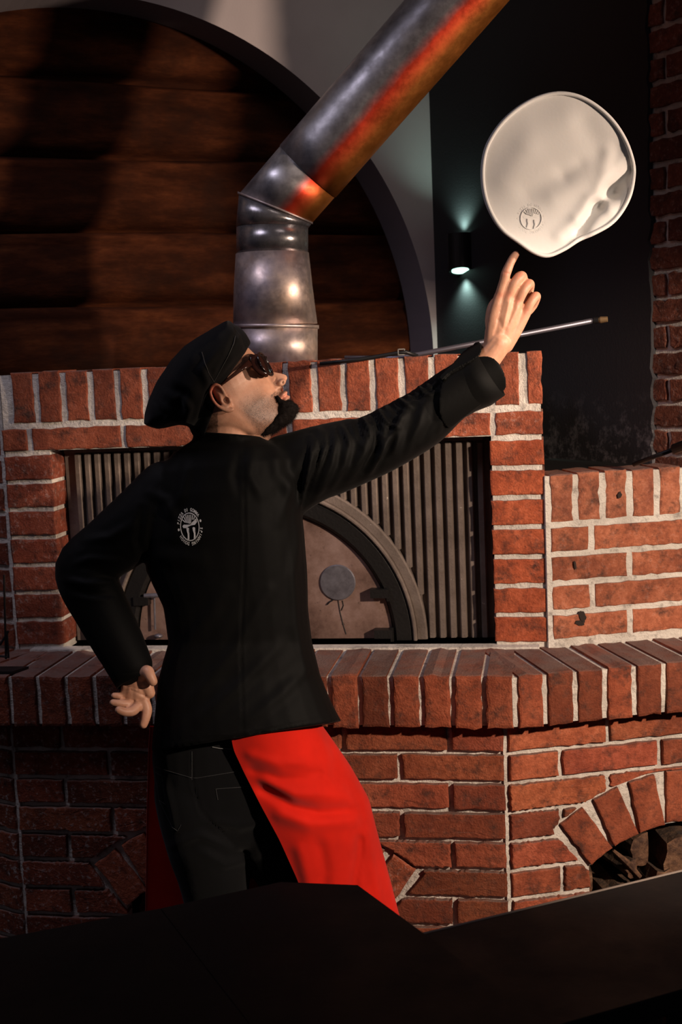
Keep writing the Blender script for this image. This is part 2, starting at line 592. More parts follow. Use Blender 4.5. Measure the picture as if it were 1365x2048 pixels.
# front wall below the ledge
mb = MB(); O0 = np.array([0, 0, 0.0])
spk = lambda u, z: .03 if u > -.7 else .6
arch0 = (CX0, CZ0, RO, half)
JM = (CX0 - RIa * math.sin(half), CX0 + RIa * math.sin(half))
courses(mb, O0, UX, NY, -.716, XR, ZT, 11, True, arch0, side=(JM[0], JM[1], .385), speck=spk, gmul=.8)
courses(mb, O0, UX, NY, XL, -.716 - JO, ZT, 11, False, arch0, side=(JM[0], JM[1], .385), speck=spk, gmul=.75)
voussoirs(mb, O0, UX, NY, CX0, CZ0, RIa, RO, half, 10, speck=.3)
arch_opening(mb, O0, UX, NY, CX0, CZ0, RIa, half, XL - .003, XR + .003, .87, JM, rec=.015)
mb.box((-1.04, .05, 0), (.65, 0, 0), (0, .35, 0), (0, 0, .30), mat=2)
mb.build('base_wall', OVM, oven)

# right oblique wall below the ledge
mb = MB(); OR = np.array([XR + .014, .002, 0])
cxr, czr, ror, rir = .42, .209, .483, .356
halfr = math.atan2(.42 - .113, .582 - .209)
jr = (.184 + .008, .656 - .008)
courses(mb, OR, UR, NR, 0.0, .9, ZT - .002, 12, False, (cxr, czr, ror, halfr), side=(jr[0], jr[1], .482), start=1, speck=lambda u, z: .05, gmul=1.05)
voussoirs(mb, OR, UR, NR, cxr, czr, rir, ror, halfr, 7, gmul=1.05)
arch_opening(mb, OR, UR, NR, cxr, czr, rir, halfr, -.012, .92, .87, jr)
mb.box(OR + UR * .17 + ZU * .0 - NR * .05, UR * .5, -NR * .35, ZU * .31, mat=2)
mb.build('base_wall', OVM, oven)

# left oblique wall
mb = MB(); OL = np.array([XL - .014, .002, 0]) - UL * .9
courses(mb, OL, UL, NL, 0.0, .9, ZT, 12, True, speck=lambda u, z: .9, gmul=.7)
mortar_slab(mb, rect(-.02, 0, .912, .87), OL, UL, ZU, NL)
mb.build('base_wall', OVM, oven)

# ledge: rowlock bricks on edge, front 4 cm proud of the wall
mb = MB()
LT, LB = .981, .8575
XLR, XLL = -.078, -1.325
OF = np.array([0, -.06, 0])
x = XLR
while x > XLL + .03:
    g = random.choice([.36, .48, .6, .72, .85])
    brick(mb, rect(x - .0585, LB, x, LT + random.uniform(-.001, .001)), OF, UX, ZU, NY, depth=.268, chamfer=.007, jit=.0012, tint=(g, g * .95, g * .9), speck=.25 if x < -.7 else .03)
    x -= .0706
mortar_slab(mb, rect(XLL, LB + .004, XLR + .004, LT - .005), OF, UX, ZU, NY, front=-.013, depth=.28)
# a course edge line across the back of the ledge
mortar_slab(mb, rect(XLL, LT - .03, XLR + .06, LT + .0045), np.array([0, .195, 0]), UX, ZU, NY, front=0, depth=.04)
mb.build('ledge', OVM, oven)
for (OO, U_, N_, sg) in ((np.array([XLR + .013, -.060, 0]), UR, NR, 1), (np.array([XLL - .0, -.060, 0]) - UL * .94, UL, NL, -1)):
    mb = MB(); u = .0
    for i in range(13):
        uu = u if sg > 0 else .94 - .013 - .0585 - u
        g = random.choice([.5, .62, .75, .9])
        brick(mb, rect(uu, LB, uu + .0585, LT - .0015 + random.uniform(-.001, .001)), OO, U_, ZU, N_, depth=.268, chamfer=.007, tint=(g, g * .95, g * .9), speck=.02 if sg > 0 else .4)
        u += .0712
    mortar_slab(mb, rect(-.012, LB + .004, .94, LT - .0065), OO, U_, ZU, N_, front=-.007, depth=.28)
    mb.build('ledge', OVM, oven)

# upper front wall with the square opening
mb = MB(); OU = np.array([0, .22, 0])
OX0, OX1, OZ0, OZ1 = -1.236, -.129, .985, 1.499
UX0, UX1 = -1.368, .003
pu = .0722
zt = OZ1 - .012
for k in range(7):                          # stacked headers either side of the opening
    for (a, b) in ((OX1 + .004, UX1), (UX0, OX0 - .004)):
        g = random.uniform(.8, 1.2)
        brick(mb, rect(a, zt - .0595 - random.uniform(0, .002), b, zt), OU, UX, ZU, NY, depth=.13, tint=(g * 1.1, g * .95, g * .8) if a > -1 else (g * .68, g * .62, g * .66), speck=.04 if a > -1 else .3)  # left headers' tint lowered to carry the weaker light on that side
    zt -= pu
x = UX1; lens = [.118, .236, .236, .236, .236, .118, .236]      # flat course over the opening
for L in [.112, .236, .236, .15, .25, .236, .10, .12]:
    a = max(UX0, x - L)
    if x - a > .03:
        g = random.uniform(.8, 1.1)
        g *= .72 if x < -.7 else 1  # dimmer light on the left put into the brick tint
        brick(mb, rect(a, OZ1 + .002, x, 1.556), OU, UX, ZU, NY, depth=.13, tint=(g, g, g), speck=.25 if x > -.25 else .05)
    x = a - .014
x = UX1 - .0
first = True
while x > UX0 + .02:                         # soldier course on top
    wd = .033 if first else .0555
    g = random.uniform(.75, 1.15)
    a = max(UX0, x - wd)
    g *= .72 if x < -.75 else 1  # left bricks darkened in colour for the weaker light there
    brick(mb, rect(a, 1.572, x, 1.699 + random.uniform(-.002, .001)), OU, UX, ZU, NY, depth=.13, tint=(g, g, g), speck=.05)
    x -= wd + (.022 if first else .0165); first = False
for pl in (rect(UX0 + .004, OZ1, UX1 - .004, 1.694), rect(UX0 + .004, .975, OX0 - .008, OZ1), rect(OX1 + .008, .975, UX1 - .004, OZ1)):
    mortar_slab(mb, pl, OU, UX, ZU, NY, front=-.005, depth=.115)
mb.build('upper_wall', OVM, oven)
mb = MB()                                    # oven body and its roof slab behind the brick face
mb.box((UX0 + .03, .36, .9), (UX1 - UX0 - .06, 0, 0), (-.0, .18, 0), (0, 0, .79))
mb.box((-1.2, .5, .9), (1.12, 0, 0), (0, .3, 0), (0, 0, .79))
mb.build('oven_body', SOOT, oven)

# right low parapet wall
mb = MB(); A2 = math.radians(19)
U3, N3 = np.array([math.cos(A2), math.sin(A2), 0]), np.array([math.sin(A2), -math.cos(A2), 0])
O3 = np.array([.008 + .010, .213, 0])
zt = 1.272; st = [ST, HD_ - .01, ST, HD_ - .01]
for k, f in enumerate([.094, .19, .094, .19]):
    u = 0
    for L in [f, .236, .236, .236]:
        L = min(L, .78 - u)
        if L < .04: continue
        g = random.uniform(.85, 1.2)
        brick(mb, rect(u, zt - .0575, u + L, zt), O3, U3, ZU, N3, depth=.11, tint=(g * 1.12, g * 1.4, g * 1.5), speck=.1)
        u += L + .014
    zt -= .0715
u = 0
for k in range(11):
    g = random.uniform(.9, 1.2)
    brick(mb, rect(u, 1.286, u + .0555, 1.405 + random.uniform(-.003, .002)), O3, U3, ZU, N3, depth=.11, chamfer=.008, tint=(g * 1.2, g * 1.65, g * 1.9), speck=.08)
    u += .0695
mortar_slab(mb, rect(-.013, .975, .78, 1.399), O3, U3, ZU, N3, front=-.004, depth=.11)
mb.build('parapet', OVM, oven)
capm = plaster('soot_cap', (.014, .012, .012), .55)
mb = MB()
q = [O3 - N3 * .1 - U3 * .02, O3 - N3 * .1 + U3 * .60, O3 - N3 * .30 + U3 * .50, O3 - N3 * .6 - U3 * .1]
q = [np.array([p[0], p[1], 0]) for p in q]
mb.add([p + ZU * 1.399 for p in q] + [p + ZU * 1.30 for p in q], [(0, 1, 2, 3), (4, 7, 6, 5)] + [(i, (i + 1) % 4, (i + 1) % 4 + 4, i + 4) for i in range(4)])
mb.build('parapet_cap', capm, oven)
for (px_, py_, rx_, ry_, an_) in ((1166, 1232, 7, 14, .3), (1160, 1246, 11, 6, -.2), (1151, 1131, 2.6, 11, .15), (1240, 990, 5, 7, -.3)):
    c0 = on_plane(px_, py_, O3 + N3 * .0028, N3); mb = MB(); pts = []
    for q_ in np.arange(16) * math.pi / 8:
        rr_ = random.uniform(.75, 1.15); a_, b_ = rx_ * math.cos(q_) * rr_ * .00112, ry_ * math.sin(q_) * rr_ * .00112
        pts.append(c0 + U3 * (a_ * math.cos(an_) - b_ * math.sin(an_)) + ZU * (a_ * math.sin(an_) + b_ * math.cos(an_)))
    mb.loft([pts, [p + N3 * .0012 for p in pts]]); mb.build('soot_mark', SOOT, oven)
# left low wall, a sliver in the frame
mb = MB(); UL3 = np.array([math.cos(A2), -math.sin(A2), 0]); NL3 = np.array([-math.sin(A2), -math.cos(A2), 0])
OL3 = np.array([UX0 - .012, .225, 0]) - UL3 * .5
for k in range(10):
    zt = 1.69 - k * .0715; u = .5
    for L in ([.236, .25] if k % 2 else [.118, .236, .12]):
        a = max(0, u - L)
        if u - a > .02:
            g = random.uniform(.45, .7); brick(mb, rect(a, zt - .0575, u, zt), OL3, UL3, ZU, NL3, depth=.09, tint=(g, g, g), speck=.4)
        u = a - .014
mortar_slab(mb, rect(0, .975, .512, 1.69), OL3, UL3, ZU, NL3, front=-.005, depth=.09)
mb.build('upper_wall', OVM, oven)

# ------------------------------------------------------------------ cast iron front
iron = mat('brown_cast_iron', (.15, .11, .09), .65, .25, .4); t = NT(iron); v = t.coord()
n1 = t.noise(v, 14, 5, .65); n2 = t.noise(v, 170, 4, .6)
c = t.ramp(n1, [(.3, (.11, .082, .066)), (.7, (.20, .155, .13))])
c = t.mix(t.ramp(t.noise(v, 48, 3, .8), [(.70, (0,) * 3), (.74, (1,) * 3)]), c, (.5, .44, .38))
t.l(c, t.b.inputs['Base Color']); t.bump(n2, .0012, .8)
iron_dark = mat('black_cast_iron', (.02, .018, .017), .5, .6, .4); t = NT(iron_dark); v = t.coord(); t.bump(t.noise(v, 120, 4, .6), .0012, .7)
rust = mat('brown_door_plate', (.20, .13, .10), .5, .35, .4); t = NT(rust); v = t.coord()
c = t.ramp(t.noise(v, 9, 6, .7), [(.3, (.10, .055, .042)), (.5, (.23, .14, .11)), (.7, (.34, .225, .19))])
c = t.mix(t.ramp(t.noise(v, 55, 5, .75), [(.62, (0,) * 3), (.7, (.7,) * 3)]), c, (.05, .028, .022))
t.l(c, t.b.inputs['Base Color']); t.bump(t.noise(v, 90, 4, .6), .0008, .6)
zinc = mat('grey_zinc_disc', (.19, .185, .205), .45, .6, .4); t = NT(zinc); v = t.coord()
t.l(t.ramp(t.noise(v, 30, 5, .7), [(.3, (.12, .11, .125)), (.7, (.25, .24, .27))]), t.b.inputs['Base Color'])

front = MB(); YP = .285
ACX, ACZ, RP, RF, RD = -.721, .987, .424, .396, .339
xs = OX0 + .022
front.box((OX0, YP + .02, OZ0 - .0), (OX1 - OX0, 0, 0), (0, .01, 0), (0, 0, OZ1 - OZ0 + .002))
x = OX0 + .03
while x < OX1 - .026:
    dx = max(0, RP ** 2 - max(0, 0) ** 2)
    # the ribs stop at the arched frame
    for (xa,) in ((x,),):
        xm = x + .008
        if abs(xm - ACX) < RP - .004: zb = ACZ + math.sqrt(RP ** 2 - (xm - ACX) ** 2) - .004
        else: zb = OZ0 + .004
        ztop = OZ1 - .014
        if ztop - zb > .01:
            prof = [(-.0005, 0), (.0015, .012), (.0040, .016), (.0140, .016), (.0165, .012), (.0185, 0)]
            rr = []
            for zz_ in (zb, ztop - .006, ztop):
                sc_ = .5 if zz_ == ztop else 1
                rr.append([(x + p[0], YP + .021 - p[1] * sc_ - .004, zz_) for p in prof])
            front.loft(rr, closed=True)
    x += .0268
front.box((OX0 + .005, YP + .002, OZ1 - .013), (OX1 - OX0 - .02, 0, 0), (0, .02, 0), (0, 0, .009))
panel = front.build('front_panel', iron, oven)


def half_ring(mb, r0, r1, y0, y1, cx=ACX, cz=ACZ, n=48, bev=.004):
    rings = []
    for a in np.linspace(0, math.pi, n + 1):
        c_, s_ = math.cos(a), math.sin(a)
        f = lambda r, y: (cx + r * c_, y, cz + r * s_)
        rings.append([f(r0, y1), f(r0, y0 + bev), f(r0 + bev, y0), f(r1 - bev, y0), f(r1, y0 + bev), f(r1, y1)])
    mb.loft(rings)


mb = MB(); half_ring(mb, RF, RP, YP - .006, YP + .03)
for s in (1, -1):
    pass
fr = mb.build('arch_frame', iron, oven)
mb = MB(); half_ring(mb, RD, RF - .005, YP - .016, YP + .03, bev=.008)
mb.build('door_ring', iron_dark, oven)
mb = MB(); half_ring(mb, RF - .007, RF + .003, YP - .022, YP, bev=.003)
mb.build('frame_bead', iron, oven)


def leaf(sgn, z_hinge):
    mb = MB(); yy = YP + .002
    pts = [(ACX + sgn * .003, ACZ + .002)] + [(ACX + sgn * (RD - .004) * math.cos(a), ACZ + .002 + (RD - .006) * math.sin(a)) for a in np.linspace(0, math.pi / 2, 22)]
    pts[-1] = (ACX + sgn * .003, pts[-1][1])
    n = len(pts)
    mb.add([(p[0], yy, p[1]) for p in pts] + [(p[0], yy + .012, p[1]) for p in pts],
           [tuple(range(n)), tuple(range(2 * n - 1, n - 1, -1))] + [(i, (i + 1) % n, (i + 1) % n + n, i + n) for i in range(n)])
    lf = mb.build('oven_door', rust, oven)
    kids = []
    if sgn > 0:
        mb = MB(); cxx, czz, r = -.522, 1.135, .046
        rings = []
        for (rr, y) in ((r, yy), (r, yy - .004), (r - .002, yy - .006), (.004, yy - .007)):
            rings.append([(cxx + rr * math.cos(a), y, czz + rr * math.sin(a)) for a in np.arange(40) * 2 * math.pi / 40])
        mb.loft(rings, caps=True)
        kids.append(mb.build('vent_disc', zinc, smooth=False))
        mb = MB()
        mb.tube([(-.536, yy - .003, 1.09), (-.545, yy - .004, 1.085), (-.552, yy - .003, 1.078)], .002, 6)
        mb.tube([(-.523, yy - .001, 1.088), (-.520, yy - .001, 1.06), (-.514, yy - .001, 1.03), (-.506, yy - .001, 1.0)], .0013, 6)
        mb.tube([(-.512, yy - .001, 1.088), (-.510, yy - .001, 1.075), (-.516, yy - .001, 1.062)], .0013, 6)
        kids.append(mb.build('crack_line', iron_dark))
        for (hx, hz) in ((-.418, 1.098), (-.412, .994)):
            mb = MB()
            mb.box((hx - .018, yy - .03, hz), (.046, 0, 0), (0, .03, 0), (0, 0, .022))
            mb.box((hx + .022, yy - .02, hz - .01), (.008, 0, 0), (0, .02, 0), (0, 0, .035))
            kids.append(mb.build('hinge', iron_dark))
    else:
        mb = MB()
        mb.tube([(-1.03, yy - .02, 1.11), (-.985, yy - .024, 1.112)], .006, 8)
        mb.tube([(-1.005, yy - .016, 1.108), (-1.008, yy - .016, 1.02)], .0028, 8)
        mb.ball((-1.0, yy - .018, 1.003), .012, .01, .006)
        kids.append(mb.build('handle', zinc))
        mb = MB(); mb.box((-1.06, yy - .025, 1.085), (.04, 0, 0), (0, .03, 0), (0, 0, .022))
        kids.append(mb.build('hinge', iron_dark))
    for k_ in kids:
        k_.parent = lf; k_.matrix_parent_inverse = lf.matrix_world.inverted() if False else Matrix.Identity(4)
        k_.matrix_parent_inverse = Matrix.Identity(4)
    return lf, kids


bpy.context.view_layer.update()
leaf(1, 0); leaf(-1, 0)

# ------------------------------------------------------------------ flue pipe
pipe = empty('flue_pipe', tuple(at_b(551, 722, 3.25) * np.array([1, 1, 0]) + np.array([0, 0, 1.69])),
             'dark steel flue pipe rising from the oven and bending up to the right', 'flue pipe')


def steel(name, dark, tints, rough=.28):
    m = mat(name, dark, rough, .82, .5); t = NT(m); v = t.coord()
    n1 = t.noise(v, 5, 4, .6); n2 = t.noise(v, 40, 5, .65); n3 = t.noise(v, 18, 6, .7)
    c = t.ramp(n1, tints)
    t.l(t.mix(t.ramp(n2, [(.3, (.5,) * 3), (.6, (0,) * 3)]), c, dark), t.b.inputs['Base Color'])
    t.l(t.ramp(n3, [(.35, (rough * .8,) * 3), (.7, (rough * 1.5,) * 3)]), t.b.inputs['Roughness'])
    t.bump(t.math('ADD', t.math('MULTIPLY', n2, .3), n1), .0015, .35)
    return m


ST_LOW = steel('blued_steel', (.22, .18, .18), [(.3, (.42, .36, .42)), (.5, (.50, .40, .36)), (.7, (.52, .36, .26))], .42)
ST_MID = steel('black_steel', (.10, .09, .10), [(.3, (.22, .21, .26)), (.5, (.28, .27, .28)), (.7, (.34, .30, .28))], .26)
# sloping run: red to orange band along its lower right side
ST_RED = steel('red_banded_steel', (.16, .15, .15), [(.3, (.36, .34, .36)), (.6, (.42, .40, .40)), (.75, (.32, .29, .29))], .38)
PB = 3.25
sc = PB / 2500.0
base_c = at_b(551, 722, PB)


def axis_pt(x, y, b=PB): return at_b(x, y, b)


def pipe_part(name, pts, m, n=56, seam=True, caps=True):
    """pts: (x_left, x_right, y) across the run -> ring"""
    mb = MB(); mb.tube([p for p, r in pts], [r for p, r in pts], n)
    o = mb.build(name, m, pipe, smooth=True)
    return o


v0 = axis_pt(551, 735); v1 = axis_pt(551, 655)
pipe_part('base_section', [(v0, .1095), (v1, .1090)], ST_LOW)
pipe_part('seam_ring', [(axis_pt(551, 657), .1125), (axis_pt(551, 650), .1125)], ST_LOW)
pipe_part('reducer', [(axis_pt(551, 651), .1085), (axis_pt(547, 580), .1015), (axis_pt(545, 507), .0935)], ST_LOW)
pipe_part('collar', [(axis_pt(545, 508), .0915), (axis_pt(545, 455), .0915)], ST_MID)
E1 = axis_pt(545, 455); E2 = axis_pt(551, 418)
E3 = axis_pt(612, 340, PB - .0)
far = axis_pt(1080, -190, PB - .15)
dirn = unit(far - E2)
# mitred elbow: rings cut on the bisecting plane
def ring_on(c, tdir, r, n=56):
    a = unit(np.cross(tdir, FH)); b = unit(np.cross(a, tdir))
    return [c + r * (math.cos(q) * a + math.sin(q) * b) for q in np.arange(n) * 2 * math.pi / n]


up_ = unit(axis_pt(545, 400) - axis_pt(545, 460))
bis = unit(up_ + dirn)
def mitre(c, tdir, r):
    out = []
    for p in ring_on(c, tdir, r):
        k = np.dot(c - p, bis) / np.dot(tdir, bis); out.append(p + tdir * k)
    return out
mb = MB(); mb.loft([ring_on(E1, up_, .0925), mitre(E2, up_, .0925)]); mb.build('elbow', ST_MID, pipe, smooth=True)
s1 = E2 + dirn * .13
a_ = ring_on(s1, dirn, .0925)
mb = MB(); mb.loft([mitre(E2, dirn, .0925), a_]); mb.build('elbow', ST_RED, pipe, smooth=True)
mb = MB(); mb.loft([[p + dirn * 0 for p in mitre(E2, up_, .0955)], [p + up_ * .006 for p in mitre(E2, up_, .0955)]]); mb.build('seam_ring', ST_LOW, pipe, smooth=True)
mb = MB(); L_ = np.linalg.norm(far - s1)
mb.loft([ring_on(s1 - dirn * .005 + dirn * L_ * q, dirn, .0945) for q in np.linspace(0, 1, 12)]); slope = mb.build('sloping_section', ST_RED, pipe, smooth=True)
# red to orange band: object-space position across the pipe axis
t = NT(ST_RED); geo = t.n('ShaderNodeNewGeometry'); 
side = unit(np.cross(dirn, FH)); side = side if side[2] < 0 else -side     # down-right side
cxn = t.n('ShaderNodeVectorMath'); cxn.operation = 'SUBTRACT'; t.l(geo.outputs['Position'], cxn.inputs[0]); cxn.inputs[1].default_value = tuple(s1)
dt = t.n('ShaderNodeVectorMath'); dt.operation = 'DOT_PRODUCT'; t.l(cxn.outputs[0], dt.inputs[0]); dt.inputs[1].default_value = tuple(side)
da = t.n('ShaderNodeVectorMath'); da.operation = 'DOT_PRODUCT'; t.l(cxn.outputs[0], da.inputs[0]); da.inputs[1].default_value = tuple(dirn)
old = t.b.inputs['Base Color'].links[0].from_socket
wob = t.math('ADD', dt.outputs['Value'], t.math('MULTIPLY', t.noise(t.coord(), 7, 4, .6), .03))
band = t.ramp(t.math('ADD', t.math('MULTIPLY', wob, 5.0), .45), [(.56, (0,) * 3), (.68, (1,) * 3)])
band_col = t.ramp(t.math('ADD', t.math('MULTIPLY', wob, 5.0), .45), [(.56, (.55, .10, .09)), (.70, (.75, .07, .03)), (.88, (.40, .14, .03))])
t.l(t.mix(band, old, band_col), t.b.inputs['Base Color'])

# ------------------------------------------------------------------ wall lamp
lampm = mat('black_lamp_metal', (.012, .012, .013), .4, .3)
LB_ = 3.80
lc = at_b(920, 505, LB_)
sconce = empty('wall_lamp', tuple(lc), 'small black cylindrical up and down wall lamp glowing pale green, beside the plaster corner', 'wall lamp')
mb = MB(); rt = .036; ht = .056
mb.loft([[(lc[0] + r * math.cos(q), lc[1] + r * math.sin(q), lc[2] + z) for q in np.arange(32) * 2 * math.pi / 32]
         for r, z in ((rt, ht), (rt - .003, ht), (rt - .006, ht - .01))], caps=False)
CUT = .30                                            # the lower mouth is cut at a slant towards the room
SL = lambda q, r: CUT * (math.cos(q) * r * -FH[0] + math.sin(q) * r * -FH[1])
mb.loft([[(lc[0] + r * math.cos(q), lc[1] + r * math.sin(q), lc[2] + (z if z > 0 else z + SL(q, r))) for q in np.arange(32) * 2 * math.pi / 32]
         for r, z in ((rt - .005, -ht + .004), (rt - .003, -ht), (rt, -ht), (rt, ht))], caps=False)
mb.build('lamp_body', lampm, sconce, smooth=False)
k_ = np.dot(lc - CORN, N2)
foot = lc - N2 * k_
mb = MB(); mb.box(foot - W2 * .012 - ZU * .03, W2 * .024, N2 * max(.005, k_ - .03), ZU * .06); mb.build('bracket', lampm, sconce)
glow = bpy.data.materials.new('lamp_glass'); glow.use_nodes = True
b = glow.node_tree.nodes['Principled BSDF']; b.inputs['Emission Color'].default_value = (.55, 1.0, .82, 1); b.inputs['Emission Strength'].default_value = 2.2
for s in (-1, 1):
    mb = MB(); zc = lc[2] + s * (ht - (.003 if s < 0 else .007))
    mb.loft([[(lc[0] + (rt - .010) * math.cos(q), lc[1] + (rt - .010) * math.sin(q), zc + dz + (SL(q, rt - .010) if s < 0 else 0)) for q in np.arange(28) * 2 * math.pi / 28] for dz in (-.001, .001)])
    mb.build('lamp_lens', glow, sconce)
    l_ = spot('lamp_beam', tuple(lc + ZU * s * (ht + (.02 if s < 0 else .002))), tuple(lc + ZU * s * 1.0 - N2 * .12), 3.6 if s < 0 else 2.6, (.6, 1.0, .86), .012, 115, 1.0)
    adopt(sconce, l_)

# ------------------------------------------------------------------ tools on the oven
rodm = mat('grey_tool_steel', (.16, .15, .18), .4, .8); brass = mat('worn_brass', (.22, .14, .07), .5, .6)
dk = mat('dark_tool_steel', (.018, .017, .018), .45, .6)
ra, rb = at_b(800, 716, 3.10), at_b(1188, 641, 2.98); rc = at_b(1216, 638.5, 2.97); r0 = at_b(690, 716, 3.12)
tool = empty('oven_brush', tuple(ra), 'thin grey metal oven tool handle lying on top of the oven behind the raised hand', 'oven tool')
mb = MB(); mb.tube([r0, ra + (rb - ra) * .0, rb], .0062, 12); mb.build('handle', rodm, tool, smooth=True)
mb = MB(); mb.tube([rb, rb + (rc - rb) * .35], .0075, 12); mb.build('ferrule', dk, tool)
mb = MB(); mb.tube([rb + (rc - rb) * .3, rb + (rc - rb) * .5, rc], [.005, .0078, .0065], 12); mb.build('tip', brass, tool)
bk = at_b(803.5, 704, 3.04)
mb = MB()
for (dx, dz, w_, h_) in ((-.009, -.008, .018, .0025), (-.009, .0055, .018, .0025), (-.009, -.008, .0025, .016), (.0065, -.008, .0025, .016)):
    mb.box(bk + R0 * dx + ZU * dz, R0 * w_, FH * .003, ZU * h_)
o = mb.build('strap_buckle', mat('steel_buckle', (.4, .38, .36), .35, .9)); tag(o, 'small square steel strap buckle on the top edge of the oven', 'buckle')
o.data.transform(Matrix.Translation(-Vector(bk))); o.location = bk
s0 = at_b(640, 728, 3.05)
mb = MB(); mb.tube([s0, at_b(720, 719, 3.05), at_b(797, 706, 3.045), at_b(812, 704, 3.04), at_b(835, 712, 3.06)], .005, 8)
o2 = mb.build('leather_strap', dk, smooth=True); tag(o2, 'thin black strap lying along the top edge of the brick oven', 'strap')

pa, pb_ = at_b(1268, 929, 2.98), at_b(1430, 868, 2.80)
pt_ = empty('oven_peel', tuple(pa), 'black metal rod resting on the low brick parapet and leaving the frame at right', 'oven tool')
mb = MB(); mb.tube([pa, pa + (pb_ - pa) * .55], .0055, 12); mb.build('handle', dk, pt_, smooth=True)
mb = MB(); mb.tube([pa + (pb_ - pa) * .52, pa + (pb_ - pa) * 1.1], .0125, 12); mb.build('grip', dk, pt_, smooth=True)

# metal stand on the ledge at the far left
sm = mat('sooty_stand_metal', (.03, .026, .026), .5, .7)
stb = at_b(5, 1322, 2.97)
stand = empty('tool_stand', (stb[0], stb[1], LT), 'small black iron stand with a flat foot on the ledge at the far left', 'stand')
mb = MB(); mb.box((stb[0] - .12, stb[1] - .025, LT + .001), (.155, 0, 0), (.02, .05, 0), (0, 0, .006)); mb.build('foot_plate', sm, stand)
for (x0, y0, x1, y1) in ((12, 1318, 8, 1150), (17, 1316, 14, 1262), (0, 1290, 17, 1262), (-2, 1312, 17, 1314)):
    mb = MB(); mb.tube([at_b(x0, y0, 2.975), at_b(x1, y1, 2.975)], .0028, 8); mb.build('rod', sm, stand)

# ------------------------------------------------------------------ firewood
bark = mat('dark_bark', (.05, .028, .016), .9); t = NT(bark); v = t.coord()
t.l(t.ramp(t.noise(v, 35, 6, .7), [(.35, (.018, .010, .007)), (.65, (.10, .05, .024))]), t.b.inputs['Base Color']); t.bump(t.noise(v, 50, 5, .7), .008, 1)
split = mat('split_wood', (.42, .22, .10), .75); t = NT(split); v = t.coord()
c = t.ramp(t.noise(v, 28, 6, .7), [(.40, (.05, .02, .01)), (.55, (.15, .07, .035)), (.75, (.30, .17, .09))])
t.l(c, t.b.inputs['Base Color']); t.bump(t.noise(v, 70, 5, .7), .005, 1)


def log(name, c, ax, r, L, label, rot=0., wedge=True, group='firewood in the right wood store arch'):
    c = np.array(c, float); ax = unit(ax)
    a = unit(np.cross(ax, ZU + .01)); b_ = np.cross(ax, a)
    root = empty(name, tuple(c), label, 'log', group)
    rs = [r * random.uniform(.85, 1.12) for _ in range(18)]
    rings = []; 
    for s in np.linspace(-.5, .5, 7):
        ring = []
        for i in range(18):
            q = i * 2 * math.pi / 18 + rot
            rr = rs[i] * (1 + .06 * math.sin(s * 9 + i)) * (1.0 if abs(s) < .49 else .97)
            if wedge and math.cos(q - rot) > .15: rr = min(rr, r * .18 / max(.15, math.cos(q - rot)) * 1.3)
            ring.append(c + ax * s * L + rr * (math.cos(q) * a + math.sin(q) * b_))
        rings.append(ring)
    mb = MB(); mb.loft(rings, caps=False)
    mb.build('bark', bark, root, smooth=False)
    for e, ring in ((-1, rings[0]), (1, rings[-1])):
        mb = MB(); cc = np.mean(np.array(ring), axis=0)
        inner = [p * .55 + cc * .45 + ax * e * .003 for p in ring]
        mb.loft([ring, inner], caps=False); mb.add(inner, [tuple(range(len(inner)))])
        mb.build('cut_face', split, root)
    return root


def rp(u, z, dep): return OR + UR * u + ZU * z - NR * dep
# stack: lower rows partly hidden by the counter
log('firewood_log', rp(.24, .425, .17), -NR + UR * .25 + ZU * .1, .033, .22, 'dark charred log end at the left foot of the right arch')
log('firewood_log', rp(.305, .45, .15), -NR - UR * .1, .024, .24, 'split log with a narrow pale face leaning near the left of the stack')
log('firewood_log', rp(.345, .495, .16), -NR - UR * .02, .040, .24, 'thick log with dark rough bark in the middle of the stack')
log('firewood_log', rp(.432, .485, .11), -NR + UR * .12, .052, .26, 'largest pale cut log end with a brown bark patch at right of the stack', rot=2.2, wedge=False)
log('firewood_log', rp(.375, .42, .10), -NR, .042, .24, 'pale cut log end low in the middle of the stack', wedge=False)
log('firewood_log', rp(.29, .36, .12), -NR, .052, .24, 'lower log of the stack partly behind the counter', wedge=False)
log('firewood_log', rp(.48, .38, .12), -NR, .055, .24, 'lower right log of the stack partly behind the counter', wedge=False)
stick = MB(); p0 = rp(.262, .505, .03); p1 = rp(.325, .435, .02)
stick.tube([p0, p0 * .5 + p1 * .5 + ZU * .004, p1], [.004, .008, .006], 7)
o = stick.build('kindling_stick', split); tag(o, 'thin pale splinter of kindling leaning across the dark logs', 'kindling')
log('firewood_log', (-.972, .17, .352), (.1, .9, .0), .050, .22, 'orange lit split log at the left foot of the arch behind the man', wedge=False, group='firewood in the front arch')

# ------------------------------------------------------------------ counters in the foreground
top1 = mat('worn_black_tabletop', (.006, .0056, .0055), .6, 0, .18); t = NT(top1); v = t.coord()
c = t.ramp(t.noise(v, 3.5, 5, .6), [(.35, (.005, .0047, .0047)), (.7, (.011, .010, .010))])
c = t.mix(t.ramp(t.noise(v, 16, 6, .75), [(.66, (0,) * 3), (.76, (.5,) * 3)]), c, (.07, .062, .06))
t.l(c, t.b.inputs['Base Color'])
t.l(t.ramp(t.noise(v, 9, 4, .6), [(.3, (.45,) * 3), (.7, (.65,) * 3)]), t.b.inputs['Roughness'])
t.bump(t.noise(v, 60, 4, .6), .0006, .5)
TH = .90


def slab(name, pts, z, th, m, parent, bev=.004):
    c = np.mean(np.array([p[:2] for p in pts]), axis=0)
    mb = MB(); rings = []
    for dz, ins in ((-th, bev), (-th + bev, 0), (-bev, 0), (0, bev)):
        rings.append([(*(np.array(p[:2]) + unit(c - np.array(p[:2])) * ins), z + dz) for p in pts])
    mb.loft(rings)
    return mb.build(name, m, parent)


